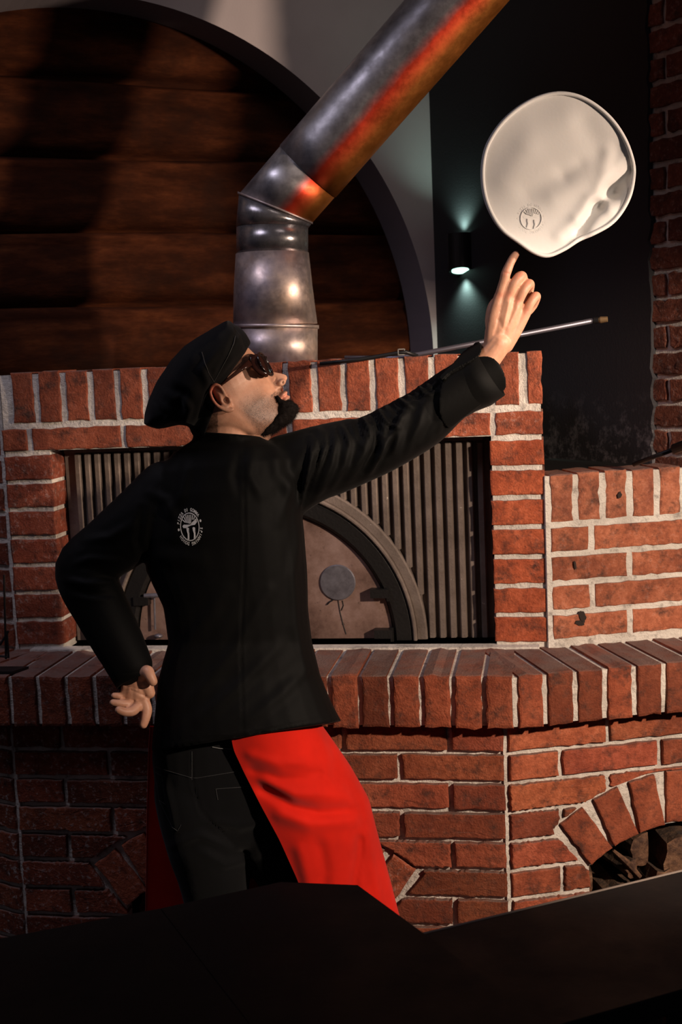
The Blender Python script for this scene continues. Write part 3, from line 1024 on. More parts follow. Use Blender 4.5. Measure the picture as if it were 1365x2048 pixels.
highlit = mat('pale_highlight', (.22, .17, .14), .7)  # light catching the counter's back edge, painted as a pale strip


def legs(parent, pts, z, m, r=.025):
    for (x, y) in pts:
        mb = MB(); mb.box((x - r, y - r, 0), (2 * r, 0, 0), (0, 2 * r, 0), (0, 0, z)); mb.build('leg', m, parent)


def zp(x, y): return on_plane(x, y, (0, 0, TH), ZU)


tb = empty('work_table', (-.6, -1.5, 0), 'black work table with a clipped corner in the foreground, hiding the legs of the man', 'table')
s_t, s_b = zp(320, 1815), zp(500, 2048)
dS = unit(s_b - s_t)
L0 = zp(560, 1762) + (zp(0, 1870) - zp(560, 1762)) * 2.2
gp = unit(np.array([dS[1], -dS[0], 0])) * .0012
slab('tabletop', [s_t - gp, L0, L0 + dS * 1.1, s_t + dS * 1.15 - gp], TH, .035, top1, tb)
c1, c2, c3 = zp(560, 1762), zp(715, 1768), zp(850, 1865)
c4 = c3 + unit(zp(1050, 2010) - c3) * .75
slab('tabletop', [s_t + gp, c1, c2, c3, c4, s_t + dS * 1.15 + gp], TH, .035, top1, tb)
legs(tb, [(-.42, -1.25), (-1.1, -1.55), (-.2, -1.7), (-.8, -2.2)], TH - .035, top1)
ct = empty('side_counter', (.3, -1.2, 0), 'black counter running to the right edge with a pale painted highlight along the back edge', 'counter')
TC = TH - .040
zc_ = lambda x, y: on_plane(x, y, (0, 0, TC), ZU)
e1, e2 = zc_(850, 1865), zc_(1365, 1740)
dE = unit(e2 - e1); f1, f2 = zc_(1110, 2052), zc_(1365, 1973)
a0 = e1 - dE * .12
slab('countertop', [a0, e1 + dE * 1.3, f1 + dE * 1.3, f1 - dE * .15], TC, .032, top1, ct, bev=.003)
mb = MB(); we = [np.array(a0), np.array(e1 + dE * 1.3)]
mb.tube([we[0] + ZU * -.002 + unit(f1 - e1) * .002, we[1] + ZU * -.002 + unit(f1 - e1) * .002], .0035, 8)
mb.build('edge_highlight', highlit, ct)
legs(ct, [tuple((e1 + dE * k + (f1 - e1) * q)[:2]) for k, q in ((.25, .2), (1.1, .2), (.25, .8), (1.1, .8))], TC - .032, top1)

# ------------------------------------------------------------------ spinning dough disc
dough_m = mat('cream_rubber_dough', (.66, .65, .64), .6, 0, .3); t = NT(dough_m); v = t.coord()
t.bump(t.noise(v, 140, 3, .5), .0004, .4)
t.b.inputs['Subsurface Weight'].default_value = .08; t.b.inputs['Subsurface Radius'].default_value = (.02, .012, .008)
OUT = [(1115, 183), (1155, 188), (1193, 207), (1228, 238), (1254, 277), (1269, 318), (1272, 350), (1264, 392), (1245, 428), (1222, 452), (1190, 470),
       (1160, 483), (1130, 502), (1097, 515), (1068, 508), (1035, 486), (1003, 462), (980, 428), (966, 388), (962, 345), (967, 305), (980, 274), (1003, 242), (1036, 213), (1075, 192)]


def closed_spline(P, n):
    P = np.array(P, float); N = len(P); out = []
    for k in range(n):
        u = k * N / n; i = int(u); f = u - i
        p0, p1, p2, p3 = P[(i - 1) % N], P[i % N], P[(i + 1) % N], P[(i + 2) % N]
        out.append(.5 * (2 * p1 + (p2 - p0) * f + (2 * p0 - 5 * p1 + 4 * p2 - p3) * f * f + (3 * p1 - p0 - 3 * p2 + p3) * f ** 3))
    return np.array(out)


def seg_dist(p, a, b):
    a, b = np.array(a, float), np.array(b, float); t_ = np.clip(np.dot(p - a, b - a) / np.dot(b - a, b - a), 0, 1)
    return np.linalg.norm(p - a - (b - a) * t_), t_


DF = [  # creases of the disc: from, to, width, depth(+ away)
    ((1262, 340), (1225, 382), 17, 26), ((1225, 382), (1196, 412), 12, 14), ((1196, 410), (1160, 462), 11, 17), ((1212, 400), (1222, 420), 12, -8),
    ((1180, 400), (1160, 440), 16, -9), ((1218, 310), (1200, 390), 16, -10), ((1235, 300), (1225, 330), 18, 8), ((1120, 350), (1060, 385), 24, 7), ((1160, 330), (1130, 350), 16, 5),
    ((1050, 300), (1010, 360), 30, -7), ((1110, 395), (1180, 360), 22, -6), ((1070, 260), (1130, 240), 40, -8), ((1170, 250), (1200, 300), 26, 6), ((1120, 470), (1150, 440), 14, -6), ((1140, 475), (1170, 470), 9, 5)]


def dough_depth(p):
    d = 0
    for a, b, w_, h in DF:
        r, _ = seg_dist(p, a, b); d += (1.0 if abs(h) > 11 else .55) * h * math.exp(-(r / w_) ** 2)
    d += .20 * (p[0] - 1117) - .10 * (p[1] - 349)
    d += 4 * math.sin(p[0] * .021 + 1) * math.sin(p[1] * .023)
    return d


rim = closed_spline(OUT, 120); cen = np.array([1117, 350.])
mb = MB(); rings = []
KR = 40
front_r = []
for k in range(KR):
    f = 1 - k / KR * 1.0
    ring = []
    for p in rim:
        q = cen + (p - cen) * f * .985
        ring.append(M(q[0], q[1], dough_depth(q)))
    front_r.append(ring)
back_r = [[M(*(cen + (p - cen) * (1 - k / KR) * .985), dough_depth(cen + (p - cen) * (1 - k / KR) * .985) + 4.5) for p in rim] for k in range(KR - 2, -1, -1)]
mb.loft(front_r[:-1] , caps=False)
nb = len(mb.v); mb.v.append(tuple(M(cen[0], cen[1], dough_depth(cen)))); mb.c.append((1, 1, 1, 0))
last = (KR - 2) * len(rim)
for j in range(len(rim)):
    mb.f.append((last + j, last + (j + 1) % len(rim), nb)); mb.m.append(0)
mb.loft(back_r, caps=False)
mb.add([back_r[0][j] for j in range(len(rim))], [tuple(range(len(rim)))])
dough = mb.build('pizza_dough', dough_m, smooth=True)
tag(dough, 'cream spinning practice dough disc in the air above the pointing finger', 'pizza dough')
mb = MB(); cr = []
RW = 4.4
for i, p in enumerate(rim):
    nx = unit(p - cen); q = p - nx * RW * .9; d0 = dough_depth(q) - 1
    cr.append([M(q[0] + nx[0] * RW * math.cos(a), q[1] + nx[1] * RW * math.cos(a), d0 + RW * math.sin(a)) for a in np.arange(10) * 2 * math.pi / 10])
cr.append(cr[0]); mb.loft(cr, caps=False)
rimo = mb.build('raised_rim', dough_m, smooth=True)
rimo.parent = dough

# ------------------------------------------------------------------ voxel union helper
def fuse(name, mb, voxel, smooth=4, fac=.5, dec=None):
    me = bpy.data.meshes.new(name + '_src'); me.from_pydata(mb.v, [], mb.f)
    bm = bmesh.new(); bm.from_mesh(me); bmesh.ops.recalc_face_normals(bm, faces=bm.faces)
    bmesh.ops.triangulate(bm, faces=bm.faces); bm.to_mesh(me); bm.free()
    o = bpy.data.objects.new(name + '_src', me); COL.objects.link(o)
    r = o.modifiers.new('r', 'REMESH'); r.mode = 'VOXEL'; r.voxel_size = voxel; r.adaptivity = 0
    if smooth:
        s_ = o.modifiers.new('s', 'SMOOTH'); s_.factor = fac; s_.iterations = smooth
    dg = bpy.context.evaluated_depsgraph_get(); dg.update()
    out = bpy.data.meshes.new_from_object(o.evaluated_get(dg)); out.name = name
    bpy.data.objects.remove(o); bpy.data.meshes.remove(me)
    return out


def co(me):
    a = np.empty(len(me.vertices) * 3, np.float64); me.vertices.foreach_get('co', a); return a.reshape(-1, 3)


def normals(me):
    a = np.empty(len(me.vertices) * 3, np.float64); me.vertex_normals.foreach_get('vector', a); return a.reshape(-1, 3)


def setco(me, a): me.vertices.foreach_set('co', a.ravel()); me.update()


def to_img(P):
    """world points -> image x, y and depth behind the man's middle in mm"""
    q = P - CAM; z = q @ FW
    return np.stack([682.5 + FPX * (q @ RI) / z, 1024 - FPX * (q @ UP) / z, ((q @ FH) - BM) * 1000], 1)


def folds(me, lines, base=0.0, freq=30., seed=1):
    """cloth folds: each line (points, width mm, height mm) raises or sinks the surface; front side (towards the camera) only"""
    P = co(me); N = normals(me); I = to_img(P)
    fac = np.clip(.45 - (N @ FH) * 1.5, 0, 1)
    disp = np.zeros(len(P))
    for pts, wd, h in lines:
        best = np.full(len(P), 1e9); al = np.zeros(len(P))
        pts = np.array(pts, float); cum = 0; tot = sum(np.linalg.norm(pts[i + 1] - pts[i]) for i in range(len(pts) - 1))
        for i in range(len(pts) - 1):
            a, b = pts[i], pts[i + 1]; L = np.linalg.norm(b - a)
            tt = np.clip(((I[:, :2] - a) @ (b - a)) / L ** 2, 0, 1)
            dd = np.linalg.norm(I[:, :2] - a - tt[:, None] * (b - a), axis=1)
            better = dd < best; best[better] = dd[better]; al[better] = (cum + tt[better] * L) / tot
            cum += L
        prof = np.exp(-(best / wd) ** 2) - .35 * np.exp(-((best - wd * 1.7) / wd) ** 2)
        disp += h * prof * np.sin(np.pi * np.clip(al * .9 + .05, 0, 1)) ** .6 * fac
    r = np.random.RandomState(seed)
    for _ in range(14):
        k = r.normal(0, freq, 3); disp += base * np.sin(P @ k + r.uniform(0, 6)) / 3
    setco(me, P + N * (disp / 1000)[:, None])


# ------------------------------------------------------------------ the man
ROOT_XY = M(470, 1500, 0)


def ring_px(L, R, dc, th, n=28, e=2.4):
    L, R = np.array(L, float), np.array(R, float); c = (L + R) / 2; h = (R - L) / 2
    out = []
    for q in np.arange(n) * 2 * math.pi / n:
        cx_, sx_ = math.cos(q), math.sin(q)
        cx_ = math.copysign(abs(cx_) ** (2 / e), cx_); sx_ = math.copysign(abs(sx_) ** (2 / e), sx_)
        p = c + h * cx_; out.append(M(p[0], p[1], dc + th * sx_))
    return out


def tube_px(mb, pts, n=18, flat=1.0, step=4):
    """pts: (x, y, depth, radius mm); rounded ends, Catmull-Rom between"""
    P = np.array(pts, float); S = []
    for i in range(len(P) - 1):
        p0 = P[max(i - 1, 0)]; p1 = P[i]; p2 = P[i + 1]; p3 = P[min(i + 2, len(P) - 1)]
        for f in np.arange(step) / step:
            S.append(.5 * (2 * p1 + (p2 - p0) * f + (2 * p0 - 5 * p1 + 4 * p2 - p3) * f * f + (3 * p1 - p0 - 3 * p2 + p3) * f ** 3))
    S.append(P[-1]); W_ = [M(*s[:3]) for s in S]; R_ = [s[3] / 1000 for s in S]
    t0, t1 = unit(W_[0] - W_[1]), unit(W_[-1] - W_[-2])
    pre = [(W_[0] + t0 * R_[0] * math.sin(a), R_[0] * math.cos(a)) for a in (1.35, 1.0, .6, .3)]
    post = [(W_[-1] + t1 * R_[-1] * math.sin(a), R_[-1] * math.cos(a)) for a in (.3, .6, 1.0, 1.35)]
    W_ = [p for p, r in pre] + W_ + [p for p, r in post]; R_ = [r for p, r in pre] + R_ + [r for p, r in post]
    mb.tube(W_, R_, n)


# head frame: f forward, u up, s towards the camera, millimetres from the near ear canal plane
CT, SN = math.cos(math.radians(35)), math.sin(math.radians(35))
YAW = math.radians(7)


def Hd(f, u, s):
    ff = f * math.cos(YAW) ; dd = f * math.sin(YAW) - s * math.cos(YAW)
    ff += s * math.sin(YAW) * .0
    return M(453 + ff * CT - u * SN, 799 - ff * SN - u * CT, dd + 6)


def head_local(P):
    I = to_img(P); dx, dy = I[:, 0] - 453, I[:, 1] - 799
    return dx * CT - dy * SN, -dx * SN - dy * CT, -(I[:, 2] - 6)


HL = [(125, 22, -28, 20), (121, 45, -50, 38), (108, 70, -74, 56), (88, 86, -88, 69), (66, 95, -95, 75), (45, 99, -98, 76), (34, 101, -98, 76), (24, 101, -97, 75),
      (10, 96, -94, 73), (-2, 93, -90, 72), (-14, 94, -84, 71), (-28, 96, -74, 69), (-40, 98, -62, 66), (-52, 99, -48, 63), (-64, 98, -34, 60), (-76, 98, -22, 56),
      (-88, 99, -10, 50), (-97, 94, 2, 42), (-104, 80, 16, 30), (-108, 62, 32, 16)]
body = MB()
rings = []
for u, ff, fb, hw in HL:
    ring = []
    nn = 44
    for q in np.arange(nn) * 2 * math.pi / nn:
        c_, s_ = math.cos(q), math.sin(q)
        mid = -8 if u > -30 else (-8 + (-30 - u) * .5)
        f = mid + (ff - mid) * (abs(c_) ** .9) if c_ > 0 else mid + (fb - mid) * (abs(c_) ** .85)
        s = hw * math.copysign(abs(s_) ** .85, s_)
        if c_ > 0:                                  # the face narrows forward
            k = .22 if u > 20 else (.34 if u > -50 else .40)
            s *= 1 - k * c_ ** 1.5
        ring.append(Hd(f, u, s))
    rings.append(ring)
body.loft(rings)
# nose
nose = []
for u, f, w_ in ((14, 98, 6), (4, 101, 7), (-6, 108, 7.5), (-16, 117, 8.5), (-24, 124.5, 10.5), (-30, 128, 12), (-35, 126, 14.5), (-40, 118, 15), (-44, 106, 11)):
    nose.append([Hd(84 + (f - 84) * max(0, math.cos(q)) ** .8 if math.cos(q) > 0 else 84 + 8 * math.cos(q), u - (2 if abs(math.sin(q)) > .5 else 0), w_ * 1.25 * math.sin(q)) for q in np.arange(18) * 2 * math.pi / 18])
body.loft(nose)
HAX = [Hd(1, 0, 0) - Hd(0, 0, 0), Hd(0, 0, 1) - Hd(0, 0, 0), Hd(0, 1, 0) - Hd(0, 0, 0)]
HAX = [unit(a) for a in HAX]


def hball(f, u, s, rf, rs, ru): body.ball(Hd(f, u, s), rf / 1000, rs / 1000, ru / 1000, ax=HAX, n=16, m=10)


for s in (1, -1):
    hball(110, -36, s * 13, 11, 7, 7)             # alae
    hball(84, 24, s * 30, 16, 22, 7)              # brow ridge
    hball(22, -74, s * 42, 20, 9, 18)            # jaw angle
hball(97, -57, 0, 13, 26, 6); hball(96, -67.5, 0, 13, 23, 6.5)     # lips
hball(86, -92, 0, 18, 24, 15)                     # chin
# ear, built where the photo shows it
EAR0 = -80
def epx(mb, pts): tube_px(mb, pts, 12, step=5)
epx(body, [(454, 805, EAR0 + 8, 10), (442, 792, EAR0 + 3, 11), (433, 780, EAR0 - 1, 9)])
epx(body, [(458, 812, EAR0 + 10, 8), (446, 802, EAR0 + 6, 9), (436, 790, EAR0 + 3, 8)])
epx(body, [(452, 796, EAR0 - 2, 3), (447, 783, EAR0 - 8, 3.4), (440, 773, EAR0 - 12, 3.6), (431, 769.5, EAR0 - 13, 3.6), (424, 774, EAR0 - 13, 3.6), (421, 785, EAR0 - 13, 3.6),
            (425, 798, EAR0 - 12, 3.6), (433, 809, EAR0 - 10, 3.6), (444, 817, EAR0 - 7, 4.2), (456, 821, EAR0 - 3, 5), (464, 819, EAR0, 5)])
epx(body, [(434, 780, EAR0 - 6, 3), (440, 791, EAR0 - 7, 3.2), (444, 804, EAR0 - 6, 3.4), (453, 812, EAR0 - 4, 3.4), (458, 808, EAR0 - 2, 3)])
epx(body, [(460, 803, EAR0 - 3, 4), (457, 797, EAR0 - 5, 3.4)])
# neck and trunk under the clothes
tube_px(body, [(512, 838, 2, 34), (508, 862, 2, 36), (496, 890, 2, 40)], 20)
tube_px(body, [(468, 812, 4, 57), (458, 845, 2, 57), (450, 880, 0, 60), (446, 920, 0, 80)], 28)
body.loft([ring_px((400, 890), (520, 890), 0, 60), ring_px((335, 960), (565, 950), 0, 85), ring_px((330, 1100), (570, 1090), 5, 92), ring_px((365, 1280), (585, 1270), 5, 80),
           ring_px((345, 1430), (590, 1410), 5, 76), ring_px((345, 1560), (590, 1560), 5, 76), ring_px((370, 1640), (600, 1640), 5, 75)])


def yz(px, z, d):
    a, b = M(px, 1500, d)[2], M(px, 1700, d)[2]
    y = 1500 + 200 * (z - a) / (b - a)
    for _ in range(4):
        e = M(px, y, d)[2] - z; y += e * 1000
    return y


# bare arms and hands
# right (raised) forearm and hand, back of the hand to the camera
tube_px(body, [(560, 930, 20, 42), (700, 905, 25, 38), (830, 850, 30, 34), (900, 790, 25, 33), (955, 740, 14, 29), (985, 706, 8, 25.5), (998, 686, 6, 25)], 20)
WR = (998, 684, 6)
KN = {'i': (1000, 590, -4), 'm': (1018, 589, -7), 'r': (1036, 601, -4), 'l': (1053, 620, 3)}
for k, wr in (('i', (985, 684, 4)), ('m', (994, 684, 2)), ('r', (1003, 686, 3)), ('l', (1011, 690, 7))):
    a = KN[k]
    tube_px(body, [(wr[0], wr[1], wr[2] + 3, 17), ((wr[0] + a[0]) / 2 - (3 if k == 'i' else -2), (wr[1] + a[1]) / 2, a[2] + 6, 14.5), (a[0], a[1] + 3, a[2] + 3, 11.5)], 14)
tube_px(body, [(990, 665, 12, 20), (1004, 630, 12, 22), (1014, 606, 10, 17)], 16)
tube_px(body, [(1026, 660, 12, 18), (1042, 630, 10, 15)], 14)
tube_px(body, [(1000, 593, -2, 10.5), (1009, 561, -8, 9.6), (1013, 546, -9, 9.9), (1021, 527, -6, 8.6), (1027, 516, -3, 8.4), (1032, 509, -1, 7.4)], 16)
tube_px(body, [(1018, 592, -4, 11), (1029, 569, -9, 10.4), (1040, 554, -4, 10.8), (1046, 555, 12, 10), (1044, 575, 30, 9.2), (1036, 594, 36, 8.5)], 16)
tube_px(body, [(1036, 604, -1, 10.6), (1047, 583, -6, 10), (1057, 569, 0, 10.4), (1061, 571, 15, 9.4), (1057, 590, 32, 8.8), (1048, 606, 36, 8)], 16)
tube_px(body, [(1053, 622, 5, 10), (1062, 606, 1, 9.2), (1071, 593, 6, 9.4), (1074, 595, 19, 8.6), (1068, 611, 32, 8), (1058, 624, 34, 7.4)], 16)
tube_px(body, [(990, 672, 18, 15), (984, 642, 26, 13.5), (988, 612, 34, 11.5), (1004, 596, 42, 10.2), (1020, 590, 46, 8.8)], 16)
# left arm and hand on the hip, palm to the camera
tube_px(body, [(340, 990, 0, 44), (250, 1070, -8, 38), (168, 1128, -16, 34), (205, 1210, -30, 34), (245, 1290, -50, 29), (268, 1340, -66, 24), (274, 1358, -72, 22)], 20)
for (x, y, d, r) in ((288, 1402, -84, 11), (276, 1408, -86, 10), (263, 1405, -82, 9.5), (253, 1399, -77, 8.5)):
    tube_px(body, [(274 + (x - 272) * .35, 1358, -76, 14), ((x + 272) / 2, 1382, -79, 12.5), (x, y, d + 2, r + .5)], 14)
tube_px(body, [(276, 1364, -72, 20), (278, 1386, -76, 18)], 16)
tube_px(body, [(256, 1372, -74, 14), (252, 1392, -76, 11)], 14)
tube_px(body, [(288, 1402, -84, 11.5), (294, 1419, -89, 10.6), (291, 1436, -94, 9.8), (287, 1449, -97, 8.6)], 16)
tube_px(body, [(277, 1410, -90, 10), (266, 1422, -104, 10), (250, 1424, -114, 9), (238, 1420, -120, 8.2)], 16)
tube_px(body, [(264, 1406, -84, 9.5), (254, 1408, -92, 8.6), (240, 1407, -98, 8), (226, 1405, -100, 7)], 16)
tube_px(body, [(254, 1398, -76, 8.4), (245, 1394, -80, 7.4), (236, 1392, -83, 7), (228, 1391, -84, 6.2)], 16)
tube_px(body, [(281, 1352, -80, 15), (294, 1343, -94, 13), (300, 1351, -103, 11), (306, 1363, -106, 9.4)], 16)
tube_px(body, [(292, 1366, -80, 14), (300, 1386, -82, 11)], 14)


# legs
HIPL, HIPR = (415, 1560, 5), (535, 1560, 5)
zk, za = .47, .10
legL = [(HIPL[0], HIPL[1], 5, 82), (430, yz(430, .62, 0), 0, 72), (448, yz(448, zk, -5), -5, 54), (452, yz(452, .30, 5), 5, 50), (450, yz(450, za, 10), 10, 36)]
legR = [(HIPR[0], HIPR[1], 5, 84), (590, yz(590, .62, 10), 15, 72), (640, yz(640, zk, 20), 25, 54), (672, yz(672, .30, 40), 40, 48), (695, yz(695, za, 50), 50, 36)]
sk = lambda L, f: [(a, b, c, r * f) for a, b, c, r in L]
tube_px(body, sk(legL, .76), 20); tube_px(body, sk(legR, .76), 20)

skin = mat('skin', (.55, .30, .20), .48, 0, .4); t = NT(skin); v = t.coord(); a = t.attr()
sn = t.noise(v, 60, 4, .6)
c = t.mix(1.0, t.ramp(sn, [(.3, (.50, .245, .155)), (.7, (.60, .32, .21))]), a.outputs['Color'], 'MULTIPLY')
stub = t.ramp(t.noise(v, 1100, 2, .6), [(.38, (.95,) * 3), (.62, (.42,) * 3)])
c = t.mix(t.math('MULTIPLY', stub, a.outputs['Alpha']), c, (.035, .02, .015))
t.l(c, t.b.inputs['Base Color'])
t.b.inputs['Subsurface Weight'].default_value = .12; t.b.inputs['Subsurface Radius'].default_value = (.012, .004, .002)
t.bump(t.math('ADD', t.noise(v, 500, 2, .5), t.math('MULTIPLY', t.noise(v, 90, 4, .6), .6)), .00035, .5)

me = fuse('person', body, .0021, 5)
P = co(me); f_, u_, s_ = head_local(P); I = to_img(P); N = normals(me)
ish = (I[:, 1] < 900) & (I[:, 0] < 640)


def gz(v0_, c, w_): return np.exp(-((v0_ - c) / w_) ** 2)


disp = np.zeros(len(P))
disp -= ish * 3.0 * gz(f_, 98, 9) * gz(u_, 12, 8) * (np.abs(s_) > 12)
disp -= ish * 3.8 * gz(f_, 113, 4.0) * gz(u_, -37, 2.6) * (np.abs(s_) > 4)
disp -= ish * 1.6 * gz(np.hypot(f_ - 111, (u_ + 33) * 1.0), 12, 1.8) * (f_ < 108) * (u_ > -44)           # nostrils
disp -= ish * 1.8 * gz(u_, -62.3, 1.6) * (f_ > 78) * (np.abs(s_) < 25)                    # mouth line
disp -= ish * 2.0 * gz(u_, -78, 5) * (f_ > 80) * (np.abs(s_) < 18)                        # under the lower lip
dist = np.hypot(f_ - 97, 0) * 0
disp -= (ish & (s_ > 50)) * 4.5 * np.exp(-(((I[:, 0] - 452) / 5) ** 2 + ((I[:, 1] - 799) / 6) ** 2))   # concha
# hand creases
for (pts, wd, h) in [([(990, 655), (1004, 610)], 3.5, .8), ([(1006, 660), (1019, 605)], 3, 1.3), ([(1016, 655), (1036, 615)], 3, .8), ([(998, 640), (1008, 660)], 4, -1.2), ([(975, 700), (992, 680)], 4, -1.2)]:
    a_, b_ = map(np.array, pts); L2 = np.dot(b_ - a_, b_ - a_)
    tt = np.clip(((I[:, :2] - a_) @ (b_ - a_)) / L2, 0, 1); dd = np.linalg.norm(I[:, :2] - a_ - tt[:, None] * (b_ - a_), axis=1)
    disp += h * np.exp(-(dd / wd) ** 2) * np.clip(-(N @ FH), 0, 1)
for (pts, h) in [([(246, 1383), (262, 1380), (290, 1392)], 1.5), ([(250, 1372), (275, 1378), (300, 1372)], 1.3), ([(246, 1395), (268, 1402), (286, 1398)], 1.3), ([(1008, 544), (1020, 548)], 1), ([(1018, 527), (1029, 530)], .7)]:
    for i in range(len(pts) - 1):
        a_, b_ = map(np.array, pts[i:i + 2]); L2 = np.dot(b_ - a_, b_ - a_)
        tt = np.clip(((I[:, :2] - a_) @ (b_ - a_)) / L2, 0, 1); dd = np.linalg.norm(I[:, :2] - a_ - tt[:, None] * (b_ - a_), axis=1)
        disp -= h * np.exp(-(dd / 1.8) ** 2) * np.clip(-(N @ FH), 0, 1)
setco(me, P + N * (disp / 1000)[:, None])
tint = np.ones((len(P), 4)); tint[:, 3] = 0
beardzone = ish * np.clip((-8 - u_ - np.clip(62 - f_, 0, 60) * .12) / 30, 0, 1) * np.clip((f_ - 5) / 14, 0, 1) * (u_ > -170) * np.clip((I[:, 0] - 498 + np.clip(855 - I[:, 1], 0, 60) * 1.5) / 14, 0, 1)
beardzone = beardzone * np.clip(1 - gz(f_, 84, 18) * gz(u_, -30, 16) * 1.3, 0, 1)
beardzone = beardzone * (1 - ((u_ > -43) & (f_ > 90) & (np.abs(s_) < 26)))
mous = ish * gz(u_, -50, 4.5) * (f_ > 82) * (f_ < 113) * (np.abs(s_) < 34) * 1.2
around = ish * (np.hypot((u_ + 62) / 22, (np.abs(s_)) / 34) > .85) * (f_ > 76) * (u_ < -44) * 1.1
lips = ish * (np.exp(-((u_ + 62) / 7.5) ** 4)) * (f_ > 86) * (np.abs(s_) < 24)
hairz = ish * (f_ < 2) * np.clip((-(f_ + 12)) / 22, 0, 1) * (u_ > -82) * (s_ < 84) * (I[:, 0] < 436)
side = ish * gz(f_, 16, 12) * np.clip((u_ + 10) / 30, 0, 1) * (u_ < 60) * .45
alpha = np.clip(np.maximum.reduce([beardzone * 1.0, mous, around, hairz * .95, side]) * (1 - lips), 0, 1)
tint[:, 3] = alpha
tint[:, 0] *= 1 + .04 * lips; tint[:, 1] *= 1 - .16 * lips; tint[:, 2] *= 1 - .10 * lips
ear = (ish & (s_ > 76) & (I[:, 0] < 470)).astype(float)
tint[:, 1] *= 1 - .45 * ear * np.clip((446 - I[:, 0]) / 20, 0, 1); tint[:, 2] *= 1 - .5 * ear * np.clip((446 - I[:, 0]) / 20, 0, 1)
nost = ish * gz(f_, 113, 3.0) * gz(u_, -37.5, 2.2) * (np.abs(s_) > 4)
tint[:, :3] *= (1 - .75 * nost)[:, None]
kn = np.zeros(len(P))
for (x, y) in ((1000, 590), (1018, 589), (1036, 601), (1053, 620), (1012, 546), (1042, 552), (1059, 568), (1072, 592)):
    kn += np.exp(-((I[:, 0] - x) ** 2 + (I[:, 1] - y) ** 2) / 60)
tint[:, 1] *= 1 - .22 * np.clip(kn, 0, 1); tint[:, 2] *= 1 - .22 * np.clip(kn, 0, 1)
ca = me.color_attributes.new('tint', 'FLOAT_COLOR', 'POINT'); ca.data.foreach_set('color', tint.ravel())
person = link('person', me, skin, smooth=True)
org = Vector((float(ROOT_XY[0]), float(ROOT_XY[1]), 0))
me.transform(Matrix.Translation(-org)); person.location = org
bpy.context.view_layer.update()
tag(person, 'man in black chef jacket and red apron, back turned, pointing up at the dough', 'person')


def wear(o):
    o.parent = person; o.matrix_parent_inverse = Matrix.Translation(-org); return o


# ---- jacket
BLK = cloth_material('black_chef_cloth', (.0019, .0018, .0017), .66, 1200, .02, .0008)
BLK2 = cloth_material('black_hat_cloth', (.0030, .0028, .0030), .8, 1200, .04, .0008)
jk = MB()
jk.loft([ring_px((303, 1504), (684, 1443), 4, 148), ring_px((306, 1462), (668, 1412), 4, 140), ring_px((318, 1360), (642, 1350), 6, 118), ring_px((336, 1285), (626, 1285), 6, 106),
         ring_px((326, 1215), (617, 1215), 5, 108), ring_px((292, 1140), (613, 1130), 4, 114), ring_px((280, 1080), (607, 1050), 2, 116), ring_px((290, 1000), (602, 965), 0, 108),
         ring_px((312, 945), (592, 915), -4, 92), ring_px((348, 905), (556, 890), -6, 74), ring_px((384, 882), (530, 878), -4, 60)], )
tube_px(jk, [(335, 985, -2, 66), (285, 1040, -6, 68), (225, 1090, -12, 64), (172, 1128, -18, 58), (176, 1165, -24, 60), (205, 1225, -34, 56), (240, 1290, -50, 50), (262, 1330, -62, 44)], 26)
tube_px(jk, [(545, 945, 10, 62), (600, 935, 16, 72), (650, 922, 20, 73), (745, 893, 26, 64), (832, 845, 30, 60), (885, 805, 28, 54), (915, 783, 24, 52)], 26)
tube_px(jk, [(560, 990, 10, 60), (600, 960, 14, 60), (660, 930, 18, 58)], 20)
tube_px(jk, [(560, 900, 0, 30), (640, 878, 12, 28), (700, 862, 18, 26)], 16)
